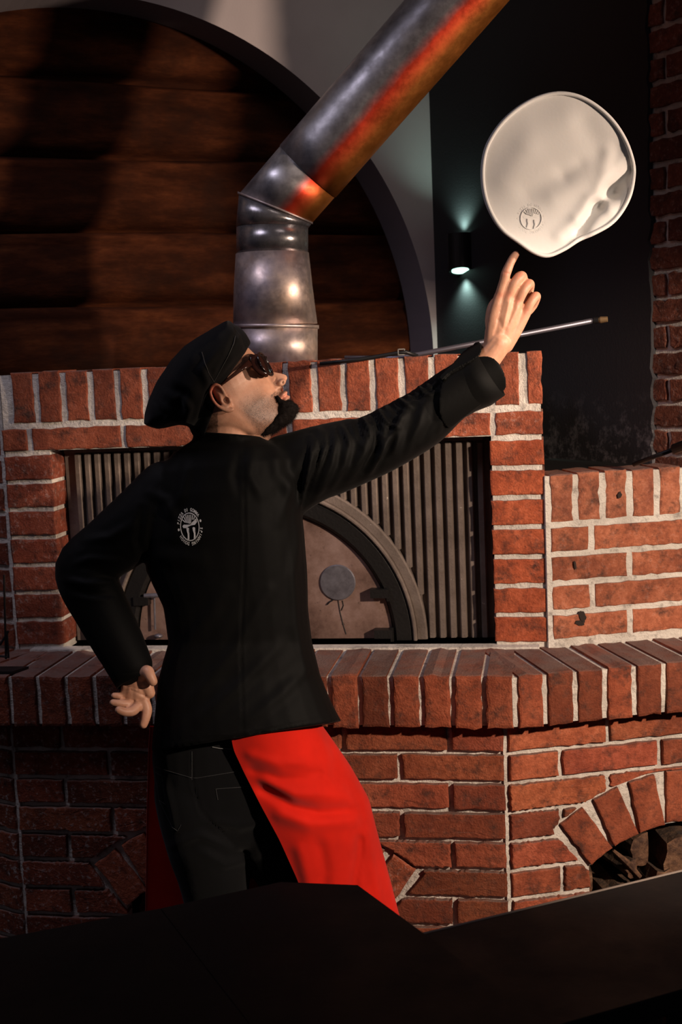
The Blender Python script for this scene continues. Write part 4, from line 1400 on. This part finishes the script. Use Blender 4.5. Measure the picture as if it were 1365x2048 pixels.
# stand collar
jk.loft([ring_px((388, 861), (528, 874), 0, 69, e=2.0), ring_px((386, 880), (538, 888), 0, 70, e=2.0), ring_px((380, 905), (552, 905), 0, 74, e=2)])
me = fuse('jacket', jk, .0044, 6)
FL = [
    ([(684, 852), (694, 872), (700, 890)], 5, 6), ([(712, 846), (722, 868), (728, 885)], 5, -5), ([(726, 836), (740, 862), (744, 880)], 4.5, 7), ([(744, 828), (756, 850), (766, 866)], 4, -6),
    ([(757, 820), (770, 840), (784, 850), (800, 856)], 4, 7), ([(776, 806), (792, 822), (808, 828)], 5, -5), ([(796, 796), (812, 810), (826, 815)], 5, 6), ([(818, 784), (832, 796), (846, 800)], 4, -4),
    ([(836, 772), (850, 788), (864, 790)], 4, 6), ([(858, 762), (872, 776), (886, 778)], 4, -4), ([(872, 752), (888, 768), (898, 772)], 4, 5), ([(808, 826), (790, 860), (762, 905), (738, 940)], 6, 6), ([(790, 868), (778, 900), (756, 930)], 5, -5),
    ([(622, 872), (622, 920), (600, 1005)], 4, 6), ([(634, 868), (640, 900), (630, 940), (606, 1012)], 4, -7), ([(650, 866), (654, 890), (640, 930)], 4, 5),
    ([(640, 862), (622, 920), (600, 1012)], 7, 6), ([(660, 866), (655, 900), (628, 970), (612, 1010)], 7, -5), ([(672, 880), (665, 930), (640, 985)], 7, 5),
    ([(548, 895), (560, 950), (600, 1010)], 12, 5), ([(505, 900), (500, 950), (520, 990)], 10, 4), ([(480, 905), (470, 950), (480, 990)], 9, -3), ([(590, 930), (575, 990), (560, 1040)], 12, 5),
    ([(735, 850), (728, 905), (700, 955)], 9, 6), ([(756, 840), (752, 900), (730, 945)], 7, -5), ([(770, 850), (765, 900), (735, 950)], 8, 5), ([(700, 880), (690, 930), (660, 975)], 8, 5),
    ([(905, 750), (862, 780), (815, 802)], 4, -4), ([(850, 800), (838, 850), (815, 900)], 7, 4), ([(870, 790), (866, 840), (845, 880)], 6, -3), ([(890, 770), (892, 820), (878, 860)], 6, 4), ([(820, 800), (800, 850), (790, 905)], 9, 5),
    ([(300, 985), (330, 1000), (352, 1040), (345, 1080)], 9, 4), ([(375, 930), (362, 990), (340, 1030)], 10, 4),
    ([(285, 1020), (276, 1080), (290, 1130)], 7, -5), ([(300, 1110), (350, 1118), (400, 1120)], 16, 4),
    ([(150, 1128), (180, 1118), (240, 1122)], 7, 4), ([(130, 1160), (175, 1168), (225, 1165)], 7, 5), ([(140, 1180), (180, 1188), (225, 1190)], 6, -4), ([(170, 1080), (220, 1075), (262, 1050)], 9, 4),
    ([(330, 1440), (400, 1380), (470, 1300), (540, 1180)], 12, 4), ([(400, 1440), (470, 1380), (560, 1290)], 12, 4), ([(340, 1330), (400, 1260), (450, 1180)], 14, 4), ([(500, 1440), (560, 1390), (620, 1330)], 12, 3.5),
    ([(600, 1060), (585, 1150), (590, 1250), (610, 1350)], 10, 4), ([(488, 880), (490, 1100), (482, 1300), (487, 1480)], 3, -1.5), ([(310, 1480), (470, 1474), (660, 1432)], 2.0, -1.4),
]
folds(me, FL, base=.9, freq=26)
jacket = wear(link('jacket', me, BLK, smooth=True)); tag(jacket, 'black cotton chef jacket')

# cuffs, open shells around the wrists
def shell(rings, th, mb):
    n = len(rings[0]); inner = []
    for r in rings:
        c = np.mean(np.array(r), axis=0); inner.append([p + unit(c - p) * th / 1000 for p in r])
    mb.loft(rings + inner[::-1] + [rings[0]], caps=False)


def cuff_rings(axis, radii, lobes, n=40):
    """axis: (x, y, d) stations; last ring extended per angle by lobes(q)"""
    W_ = [M(*a) for a in axis]; out = []
    for i, (w_, r) in enumerate(zip(W_, radii)):
        tdir = unit(W_[min(i + 1, len(W_) - 1)] - W_[max(0, i - 1)])
        a = unit(np.cross(tdir, FH)); b = FH - tdir * np.dot(FH, tdir); b = unit(b)
        k = i / (len(W_) - 1)
        ring = []
        for q in np.arange(n) * 2 * math.pi / n:
            e, rs = lobes(q)
            ring.append(w_ + (r * (1 + rs * k)) / 1000 * (math.cos(q) * a + math.sin(q) * b) + tdir * e * k ** 3 / 1000)
        out.append(ring)
    return out


def lob(q):
    q = (q + math.pi) % (2 * math.pi) - math.pi        # 0 is one silhouette side, +-pi the other, -pi/2 faces the camera
    c_ = math.cos(q)
    g = math.exp(-((q + 1.02) / .16) ** 2)               # the slit
    return (10 * abs(c_) ** 1 if False else -6 * g + 10 * (1 - abs(c_) ** 6) - 4, -.02 * g)


mb = MB()
# lower big lobe and upper small lobe follow the photograph's notched rim
shell(cuff_rings([(893, 802, 27), (925, 778, 22), (955, 762, 16), (982, 745, 10)], [48, 53, 56.5, 54], lambda q: (0, 0)), 2.5, mb)
cuffR = mb
CR = MB()
def patch(outline, c, r, ax0, ax1, th=3.0, n=14, extra=0.0):
    """curved cloth panel: image outline wrapped on a cylinder round the forearm (axis ax0->ax1, radius r)"""
    a0, a1 = np.array(ax0, float), np.array(ax1, float); ad = unit(a1 - a0); pd = np.array([-ad[1], ad[0]])
    def W_(p, off):
        v_ = np.dot(np.array(p) - a0, pd); rr = r + off
        h = math.sqrt(max(rr * rr - v_ * v_, (rr * .12) ** 2))
        return M(p[0], p[1], c - h)
    P_ = closed_spline(outline, 64); cc = P_.mean(0)
    rings = [[W_(cc + (p - cc) * k, th + extra) for p in P_] for k in np.linspace(.08, 1, n)]
    rings += [[W_(cc + (p - cc) * k, extra) for p in P_] for k in np.linspace(1, .08, n)]
    CR.loft(rings)


patch([(893, 748), (920, 728), (948, 716), (972, 712), (992, 719), (1006, 738), (1013, 760), (1011, 778), (990, 793), (960, 812), (925, 838), (898, 856), (880, 830), (880, 785)], 26, 58, (893, 802), (982, 745))
patch([(880, 752), (905, 728), (928, 702), (945, 686), (957, 682), (964, 690), (963, 706), (950, 718), (925, 732), (900, 746), (885, 760)], 24, 66, (893, 802), (982, 745), extra=-3)
cf = fuse('cuff', CR, .0022, 3)
wear(link('cuff', cf, BLK, smooth=True))
wear(cuffR.build('cuff', BLK, smooth=True))
mb = MB()
shell(cuff_rings([(238, 1288, -50), (252, 1318, -57), (264, 1345, -64), (271, 1362, -70)], [49, 46, 42, 39], lambda q: (0, 0)), 2.2, mb)
wear(mb.build('cuff', BLK, smooth=True))

# ---- hat
ht = MB()
hs = [((462, 640), (482, 672), 40), ((452, 640), (492, 702), 70), ((425, 655), (474, 735), 92), ((398, 672), (448, 768), 104), ((368, 692), (432, 792), 112),
      ((340, 722), (420, 818), 114), ((315, 762), (408, 845), 110), ((298, 800), (395, 858), 98), ((290, 828), (360, 850), 80), ((288, 848), (318, 858), 45)]
rings = [ring_px(U_, L_, -2, w_, 30, 2.2) for U_, L_, w_ in hs]
ht.loft(rings)
# head band
def band_ring(off, dr):
    out = []
    for q in np.arange(40) * 2 * math.pi / 40:
        f = 4 + (98 + dr) * math.cos(q); s = (78 + dr) * math.sin(q)
        # plane of the band: high on the forehead, low behind the ears
        u = off + 22 + f * .42 + (14 if False else 0)
        if f < 0: u = off + 22 + f * .75
        out.append(Hd(f, u, s))
    return out
ht.loft([band_ring(0, 3), band_ring(18, 6), band_ring(40, 4), band_ring(62, -10)])
me = fuse('chef_hat', ht, .0036, 7)
folds(me, [([(478, 650), (455, 712), (428, 760)], 5, -3), ([(440, 700), (405, 740), (425, 790)], 8, 4), ([(330, 770), (365, 790), (350, 835)], 10, -6), ([(360, 790), (378, 815), (372, 840)], 7, 6), ([(310, 800), (345, 825), (330, 850)], 7, 4),
           ([(400, 680), (360, 740), (330, 800)], 14, 3), ([(425, 745), (415, 790), (395, 850)], 5, -3)], base=1.0, freq=24, seed=5)
wear(link('chef_hat', me, BLK2, smooth=True))

# ---- beard and hair strands
hairm = mat('black_hair', (.006, .004, .0035), .85, 0, .1)
bd = MB()
for (f, u, s, rf, rs, ru) in ((90, -91, 0, 21, 27, 15), (92, -80, 16, 15, 13, 11), (92, -80, -16, 15, 13, 11), (74, -99, 0, 27, 34, 12), (52, -101, 0, 30, 34, 9),
                              (82, -86, 26, 18, 13, 16), (82, -86, -26, 18, 13, 16), (62, -95, 32, 22, 13, 13), (62, -95, -32, 22, 13, 13), (88, -75, 27, 10, 7, 11), (88, -75, -27, 10, 7, 11),
                              (87, -61, 30, 5, 3.5, 10), (87, -61, -30, 5, 3.5, 10), (40, -97, 36, 24, 10, 10), (40, -97, -36, 24, 10, 10)):
    bd.ball(Hd(f, u, s), rf / 1000, rs / 1000, ru / 1000, ax=HAX, n=18, m=12)
me = fuse('beard', bd, .0018, 2)
P = co(me); N = normals(me); r = np.random.RandomState(3)
dsp = sum(np.sin(P @ r.normal(0, 350, 3) + r.uniform(0, 6)) for _ in range(10)) * .00015
setco(me, P + N * dsp[:, None])
beard = link('beard', me, hairm, smooth=True)
beard.data.transform(Matrix.Identity(4)); wear(beard); tag(beard, 'trimmed black beard')
st = MB()
pm = person.data; PP_ = co(pm) + np.array(org); NN_ = normals(pm)
al = np.empty(len(pm.vertices) * 4); pm.color_attributes['tint'].data.foreach_get('color', al); al = al.reshape(-1, 4)[:, 3]
idx = np.where((al > .12) & (NN_ @ FH < .35))[0]
pick = r.choice(idx, size=min(5200, len(idx)), replace=False)
down = unit(Hd(0, -1, 0) - Hd(0, 0, 0)); back = unit(Hd(-1, 0, 0) - Hd(0, 0, 0))
for i in pick:
    if r.rand() > al[i] * 1.3: continue
    L_ = (.0025 + .003 * r.rand()) * (.6 + al[i] * .6); d_ = unit(NN_[i] * .55 + down * .5 + back * .25 + r.normal(0, .3, 3))
    p = PP_[i]; sd = unit(np.cross(d_, NN_[i])) * .00011; nn_ = NN_[i] * .00011
    st.add([p + sd, p - sd, p + nn_, p + d_ * L_], [(0, 1, 3), (1, 2, 3), (2, 0, 3)])
bi = r.choice(len(P), 9000)
for i in bi:
    d_ = unit(N[i] * .6 + down * .5 + r.normal(0, .3, 3)); p = P[i]; sd = unit(np.cross(d_, N[i])) * .00016; L_ = .003 + .005 * r.rand()
    st.add([p + sd, p - sd, p + N[i] * .00014, p + d_ * L_], [(0, 1, 3), (1, 2, 3), (2, 0, 3)])
stb_ = wear(st.build('stubble', hairm, fixn=False)); tag(stb_, 'short dark facial stubble', kind='stuff')

# ---- sunglasses
gl = mat('dark_brown_lens', (.02, .010, .008), .06, 0, .7); gl.node_tree.nodes['Principled BSDF'].inputs['Alpha'].default_value = .93
gf = mat('glossy_dark_frame', (.015, .009, .008), .12, 0, .8)
gt = mat('brown_temple', (.035, .011, .007), .12, 0, .6); gt.node_tree.nodes['Principled BSDF'].inputs['Alpha'].default_value = .84
glasses = MB()
def lens_pt(s, u, sg):  # wrap-around front
    return (111 - 15 * (abs(s) / 66) ** 2.0 - (u - 12) * (-.12), u, s)
lensb = MB(); frb = MB()
for sg in (1, -1):
    outl = []
    for q in np.arange(40) * 2 * math.pi / 40:
        c_, s_2 = math.cos(q), math.sin(q)
        s = sg * (37 + 28 * c_); u = 14 + (24 if s_2 > 0 else 27) * abs(s_2) ** .85 * (1 if s_2 > 0 else -1) + (4 * c_ if s_2 > 0 else -5 * -c_ * 0 + 3 * c_)
        outl.append((s, u))
    cc = np.mean(np.array(outl), axis=0)
    rings = [[Hd(*lens_pt(cc[0] + (p[0] - cc[0]) * k, cc[1] + (p[1] - cc[1]) * k, sg)) for p in outl] for k in (.05, .4, .7, .95)]
    rings += [[Hd(*(np.array(lens_pt(cc[0] + (p[0] - cc[0]) * k, cc[1] + (p[1] - cc[1]) * k, sg)) - np.array([2.0, 0, 0]))) for p in outl] for k in (.95, .7, .4, .05)]
    lensb.loft(rings)
    pts = [Hd(*lens_pt(p[0], p[1], sg)) for p in outl] ; pts.append(pts[0])
    frb.tube(pts, .0021, 8)
frb.tube([Hd(*lens_pt(9, 20, 1)), Hd(*(np.array(lens_pt(0, 24, 1)) + [2, 0, 0])), Hd(*lens_pt(-9, 20, 1))], .0022, 8)
spec = empty('sunglasses', tuple(Hd(100, 14, 0)))

wear(spec)
def onspec(o):
    o.parent = spec; o.matrix_parent_inverse = Matrix.Translation(-Vector(spec.location)); return o
onspec(lensb.build('lens', gl, smooth=True)); onspec(frb.build('frame', gf, smooth=True))
for sg in (1, -1):
    mb = MB()
    a, b_, c_, d_ = Hd(83, 33, sg * 65), Hd(60, 33, sg * 74), Hd(25, 31, sg * 79), Hd(-6, 30, sg * 80)
    rings = []
    for p, hh in ((a, 6.5), (b_, 4.5), (c_, 3.0), (d_, 2.6)):
        rings.append([p + HAX[2] * hh / 1000 * math.cos(q) + HAX[1] * .0016 * math.sin(q) for q in np.arange(12) * 2 * math.pi / 12])
    mb.loft(rings); onspec(mb.build('temple', gt, smooth=True))
    mb = MB(); sh_ = closed_spline([(83, 40), (94, 43), (104, 38), (106, 24), (102, 6), (97, -9), (90, -8), (82, 4), (79, 22)], 32); cs_ = sh_.mean(0)
    rr_ = []
    for k, o_ in ((.1, 1.6), (.6, 1.2), (1, 0), (1, -1.6), (.6, -1.2), (.1, -1)):
        rr_.append([Hd(cs_[0] + (p[0] - cs_[0]) * k, cs_[1] + (p[1] - cs_[1]) * k, sg * (64 - (cs_[0] + (p[0] - cs_[0]) * k - 83) * .30 + o_)) for p in sh_])
    mb.loft(rr_); onspec(mb.build('side_shield', gt, smooth=True))

# ---- jeans
denim = cloth_material('black_denim', (.0036, .0037, .0044), .85, 700, .05, .0010)
jn = MB()
jn.loft([ring_px((308, 1470), (605, 1440), 6, 98), ring_px((304, 1515), (608, 1490), 6, 106), ring_px((309, 1580), (615, 1560), 6, 108), ring_px((325, 1650), (625, 1640), 6, 100), ring_px((370, 1700), (600, 1700), 6, 70)])
tube_px(jn, [(400, 1580, 4, 96), (418, 1680, 0, 90)] + legL[1:], 26)
tube_px(jn, [(530, 1580, 6, 96), (560, 1680, 12, 88)] + legR[1:], 26)
me = fuse('jeans', jn, .0052, 7)
folds(me, [([(330, 1560), (345, 1620), (352, 1660)], 6, 3), ([(384, 1500), (384, 1560), (400, 1620), (470, 1690)], 3, -3), ([(345, 1690), (400, 1670), (470, 1700)], 8, 4), ([(400, 1700), (450, 1730), (520, 1710)], 9, 4), ([(420, 1640), (480, 1655), (540, 1640)], 9, 3)], base=.8, freq=24, seed=9)
jeans = wear(link('jeans', me, denim, smooth=True))
thread = mat('grey_seam_thread', (.03, .03, .032), .8)


def drape(obj_, pts, off=.001):
    """image polyline laid on the near surface of obj_"""
    bv = BVH[obj_.name]; out = []
    P_ = []
    for i in range(len(pts) - 1):
        a_, b2 = np.array(pts[i], float), np.array(pts[i + 1], float); k = max(2, int(np.linalg.norm(b2 - a_) / 4))
        P_ += [a_ + (b2 - a_) * j / k for j in range(k)]
    P_.append(np.array(pts[-1], float))
    for p in P_:
        d = unit(ray(*p)); h = bv.ray_cast(Vector(CAM), Vector(d))
        if h[0] is not None: out.append(np.array(h[0]) - d * off)
    return out


def bvh_of(o, wearing=True):
    me_ = o.data; v_ = co(me_)
    return BVHTree.FromPolygons([tuple(x) for x in v_], [tuple(p.vertices) for p in me_.polygons])


hat_ = [o for o in bpy.data.objects if o.name.startswith('chef_hat')][0]
BVH = {o.name: bvh_of(o) for o in (jeans, jacket, hat_)}
mb = MB()
for pts in ([(471, 672), (468, 686), (462, 700), (455, 715), (446, 731), (437, 748), (428, 764)], [(404, 704), (410, 726), (418, 747), (428, 764)]):
    q_ = drape(hat_, pts, .0006)
    if len(q_) > 2: mb.tube(q_, .0009, 6)
wear(mb.build('hat_seam', mat('dark_grey_seam', (.022, .02, .019), .7)))
sb = MB()
for pts in ([(306, 1533), (384, 1556), (395, 1556), (480, 1542)], [(305, 1540), (324, 1553), (332, 1610), (318, 1600)], [(432, 1578), (500, 1573)], [(432, 1578), (436, 1600)], [(384, 1503), (384, 1560)],
            [(345, 1655), (355, 1662), (362, 1650)], [(310, 1540), (318, 1600), (345, 1655)]):
    q_ = drape(jeans, pts, .0006)
    if len(q_) > 2: sb.tube(q_, .0006, 5)
wear(sb.build('seam_stitching', thread))
mb = MB(); q_ = drape(jeans, [(425, 1494), (440, 1497), (465, 1498)], .002); 
if len(q_) > 2: mb.tube(q_, .0008, 5)
wear(mb.build('waist_piping', mat('pale_thread', (.16, .16, .16), .7)))

# ---- shoes
shm = mat('black_shoe_leather', (.012, .012, .012), .4)
for (lg, dx) in ((legL, 1), (legR, 1)):
    p = M(lg[-1][0], lg[-1][1], lg[-1][2]); mb = MB()
    fw_ = unit(FH * .8 + R0 * .6)
    for (a, r_, z_) in ((-.05, .040, .04), (.03, .044, .042), (.11, .046, .036), (.17, .036, .032)):
        c_ = np.array([p[0], p[1], 0]) + fw_ * a
        mb.ball(c_ + ZU * z_, .06, r_, z_, ax=[fw_, np.cross(ZU, fw_), ZU])
    me = fuse('shoe', mb, .005, 3); wear(link('shoe', me, shm, smooth=True))

# ---- apron
redm = cloth_material('red_apron_cloth', (.50, .010, .003), .78, 1100, .12, .0006)
ys = np.linspace(0, 1, 40)
def lerp_tab(tab, y):
    return [np.interp(y, [r_[0] for r_ in tab], [r_[k] for r_ in tab]) for k in range(1, len(tab[0]))]
#        y      near edge x   right silhouette x   left silhouette x
AT_ = [(1452, 458, 632, 300), (1500, 467, 668, 297), (1545, 488, 700, 296), (1610, 521, 738, 294), (1680, 559, 756, 293), (1762, 596, 779, 292), (1830, 616, 797, 291), (1900, 634, 815, 290), (2050, 665, 845, 288)]
rows = []
for y in np.linspace(1452, 2050, 60):
    ex, sx_, lx = lerp_tab(AT_, y)
    k = (y - 1452) / 600
    skew = -30 * (1 - min(1, (y - 1452) / 50)) * 0
    near = (ex, y, -112 + 60 * k); 
    ctrl = [(ex, y, -118 + 14 * k), (ex + (sx_ - ex) * .35, y - 8 * (1 - k), -126 + 24 * k), (ex + (sx_ - ex) * .75, y - 10 * (1 - k), -88 + 34 * k), (sx_, y - 18 * (1 - k), 15), (sx_ - 60, y, 130), (500, y, 150), (380, y, 132), (lx + 14, y, 122), (lx, y, 118)]
    C_ = np.array(ctrl); S = []
    for i in range(len(C_) - 1):
        p0, p1, p2, p3 = C_[max(0, i - 1)], C_[i], C_[i + 1], C_[min(len(C_) - 1, i + 2)]
        for f in np.arange(9) / 9: S.append(.5 * (2 * p1 + (p2 - p0) * f + (2 * p0 - 5 * p1 + 4 * p2 - p3) * f * f + (3 * p1 - p0 - 3 * p2 + p3) * f ** 3))
    S.append(C_[-1]); rows.append([np.array(s_) for s_ in S])
# hem line under the jacket slopes: shift the right part upward as in the photo
AF = [([(505, 1540), (560, 1558), (640, 1548)], 8, -7), ([(500, 1510), (560, 1530), (610, 1520)], 8, 6), ([(525, 1578), (585, 1612), (640, 1625), (700, 1622)], 10, -13), ([(530, 1560), (590, 1590), (690, 1590)], 10, 8),
      ([(560, 1630), (620, 1650), (710, 1640)], 12, 8), ([(720, 1680), (712, 1740), (705, 1800)], 9, -13), ([(735, 1670), (745, 1740), (760, 1800)], 9, 8), ([(640, 1690), (650, 1740), (650, 1790)], 13, -8), ([(600, 1700), (615, 1760), (620, 1800)], 12, 7),
      ([(650, 1465), (668, 1510), (672, 1560)], 5, -6), ([(640, 1470), (655, 1515), (650, 1560)], 7, 6), ([(690, 1560), (718, 1610), (725, 1650)], 5, -5)]
mb = MB(); grid = []
for row in rows:
    g_ = []
    for j, p in enumerate(row):
        d = 0
        if p[2] < 30 and p[0] > 450:
            for pts, w_, h in AF:
                best = 1e9
                for i in range(len(pts) - 1):
                    dd, _ = seg_dist(p[:2], pts[i], pts[i + 1]); best = min(best, dd)
                d += h * math.exp(-(best / w_) ** 2)
        g_.append(M(p[0], p[1], p[2] - d))
    grid.append(g_)
mb.loft(grid, caps=False, closed=False)
ap = mb.build('apron', redm, smooth=True, fixn=False)
sm_ = ap.modifiers.new('s', 'SUBSURF'); sm_.levels = 1; sm_.render_levels = 2
so = ap.modifiers.new('t', 'SOLIDIFY'); so.thickness = .0016; so.offset = 0
wear(ap); tag(ap, 'long bright red apron')

# ---- embroidered emblem and the same emblem pressed in the dough
_g = {}
def glyph(ch):
    if ch in _g: return _g[ch]
    cu = bpy.data.curves.new('g', 'FONT'); cu.body = ch; cu.size = 1.0; cu.align_x = 'CENTER'; cu.offset = .012; cu.resolution_u = 3
    o = bpy.data.objects.new('g', cu); COL.objects.link(o)
    dg = bpy.context.evaluated_depsgraph_get(); dg.update()
    me_ = bpy.data.meshes.new_from_object(o.evaluated_get(dg)); v_ = co(me_); f_ = [tuple(p.vertices) for p in me_.polygons]
    bpy.data.objects.remove(o); bpy.data.curves.remove(cu); bpy.data.meshes.remove(me_)
    _g[ch] = (v_, f_); return _g[ch]


def emblem(to_world, cx, cy, rx, ry, tilt, hs=1.0):
    mb = MB(); ct, st_ = math.cos(tilt), math.sin(tilt)
    def E_(x, y):       # emblem plane: unit circle ring, y up
        X, Y = x * rx, -y * ry
        return to_world(cx + X * ct - Y * st_, cy + X * st_ + Y * ct)
    def poly(pts):
        mb.add([E_(*p) for p in pts], [tuple(range(len(pts)))])
    def line(pts, w_):
        for i in range(len(pts) - 1):
            a_, b2 = np.array(pts[i]), np.array(pts[i + 1]); n_ = unit((b2 - a_)[::-1] * [1, -1]) * w_
            poly([a_ - n_, b2 - n_, b2 + n_, a_ + n_])
    ringp = [(math.sin(q), math.cos(q)) for q in np.linspace(0, 2 * math.pi, 61)]
    line(ringp, .035)
    def arc_text(s, a0, a1, size, rad):
        for i, ch in enumerate(s):
            if ch == ' ': continue
            a = math.radians(a0 + (a1 - a0) * i / (len(s) - 1)); v_, f_ = glyph(ch)
            P_ = []
            for p in v_:
                gx, gy = p[0] * size * .78, p[1] * size
                r_ = rad + gy; P_.append(E_(r_ * math.sin(a) + gx * math.cos(a), r_ * math.cos(a) - gx * math.sin(a)))
            mb.add(P_, f_)
    arc_text('PIZZA DI GOMMA', -76, 50, .36, 1.13)
    arc_text('SPINNING DOUGH', 98, 236, .36, 1.13)
    for a in (72, 262):
        a = math.radians(a); c_ = (1.24 * math.sin(a), 1.24 * math.cos(a))
        poly([(c_[0] + .1 * math.cos(q), c_[1] + .1 * math.sin(q)) for q in np.arange(12) * math.pi / 6])
    for k in range(9):      # rays above the spinning dough
        x = -.75 + k * .19; a_ = (x * .6, .22 + .12 * abs(k - 4) / 4); b2 = (x * 1.0, min(.88, math.sqrt(max(.05, .86 - x * x)))) 
        if k > 5: a_ = ((x * .8), .5)
        line([a_, b2], .035)
    poly([(-.80, .08), (-.72, -.06), (-.45, -.08), (-.1, .04), (.2, .10), (.55, .12), (.78, .30), (.80, .46), (.62, .50), (.35, .36), (.05, .16), (-.3, .16), (-.65, .18)])
    for x0, fl in ((-.25, 1), (.42, 1)):
        poly([(x0 - .13, -.08), (x0, -.04), (x0 + .14, -.10), (x0 + .12, -.35), (x0 + .15, -.5), (x0 + .10, -.92), (x0 - .08, -.95), (x0 - .02, -.5), (x0 - .10, -.3)])
    return mb


def on_jacket(x, y):
    d = unit(ray(x, y)); h = BVH['jacket'].ray_cast(Vector(CAM), Vector(d))
    return (np.array(h[0]) if h[0] is not None else M(x, y, -100)) - d * .0012


embm = mat('pale_grey_thread', (.55, .55, .55), .75)
emb = emblem(on_jacket, 380, 1053.5, 18.5, 27.5, math.radians(-4)).build('embroidered_emblem', embm, fixn=False)
so = emb.modifiers.new('t', 'SOLIDIFY'); so.thickness = .0008
wear(emb); tag(emb, 'pale round embroidered emblem with lettering')
dv = BVHTree.FromPolygons([tuple(x) for x in co(dough.data)], [tuple(p.vertices) for p in dough.data.polygons])
def on_dough(x, y):
    d = unit(ray(x, y)); h = dv.ray_cast(Vector(CAM), Vector(d)); return (np.array(h[0]) if h[0] is not None else M(x, y, 0)) - d * .0003
de = emblem(on_dough, 1063, 437, 21, 22, math.radians(8)).build('pressed_emblem', dough_m, fixn=False)
so = de.modifiers.new('t', 'SOLIDIFY'); so.thickness = .0012
de.parent = dough
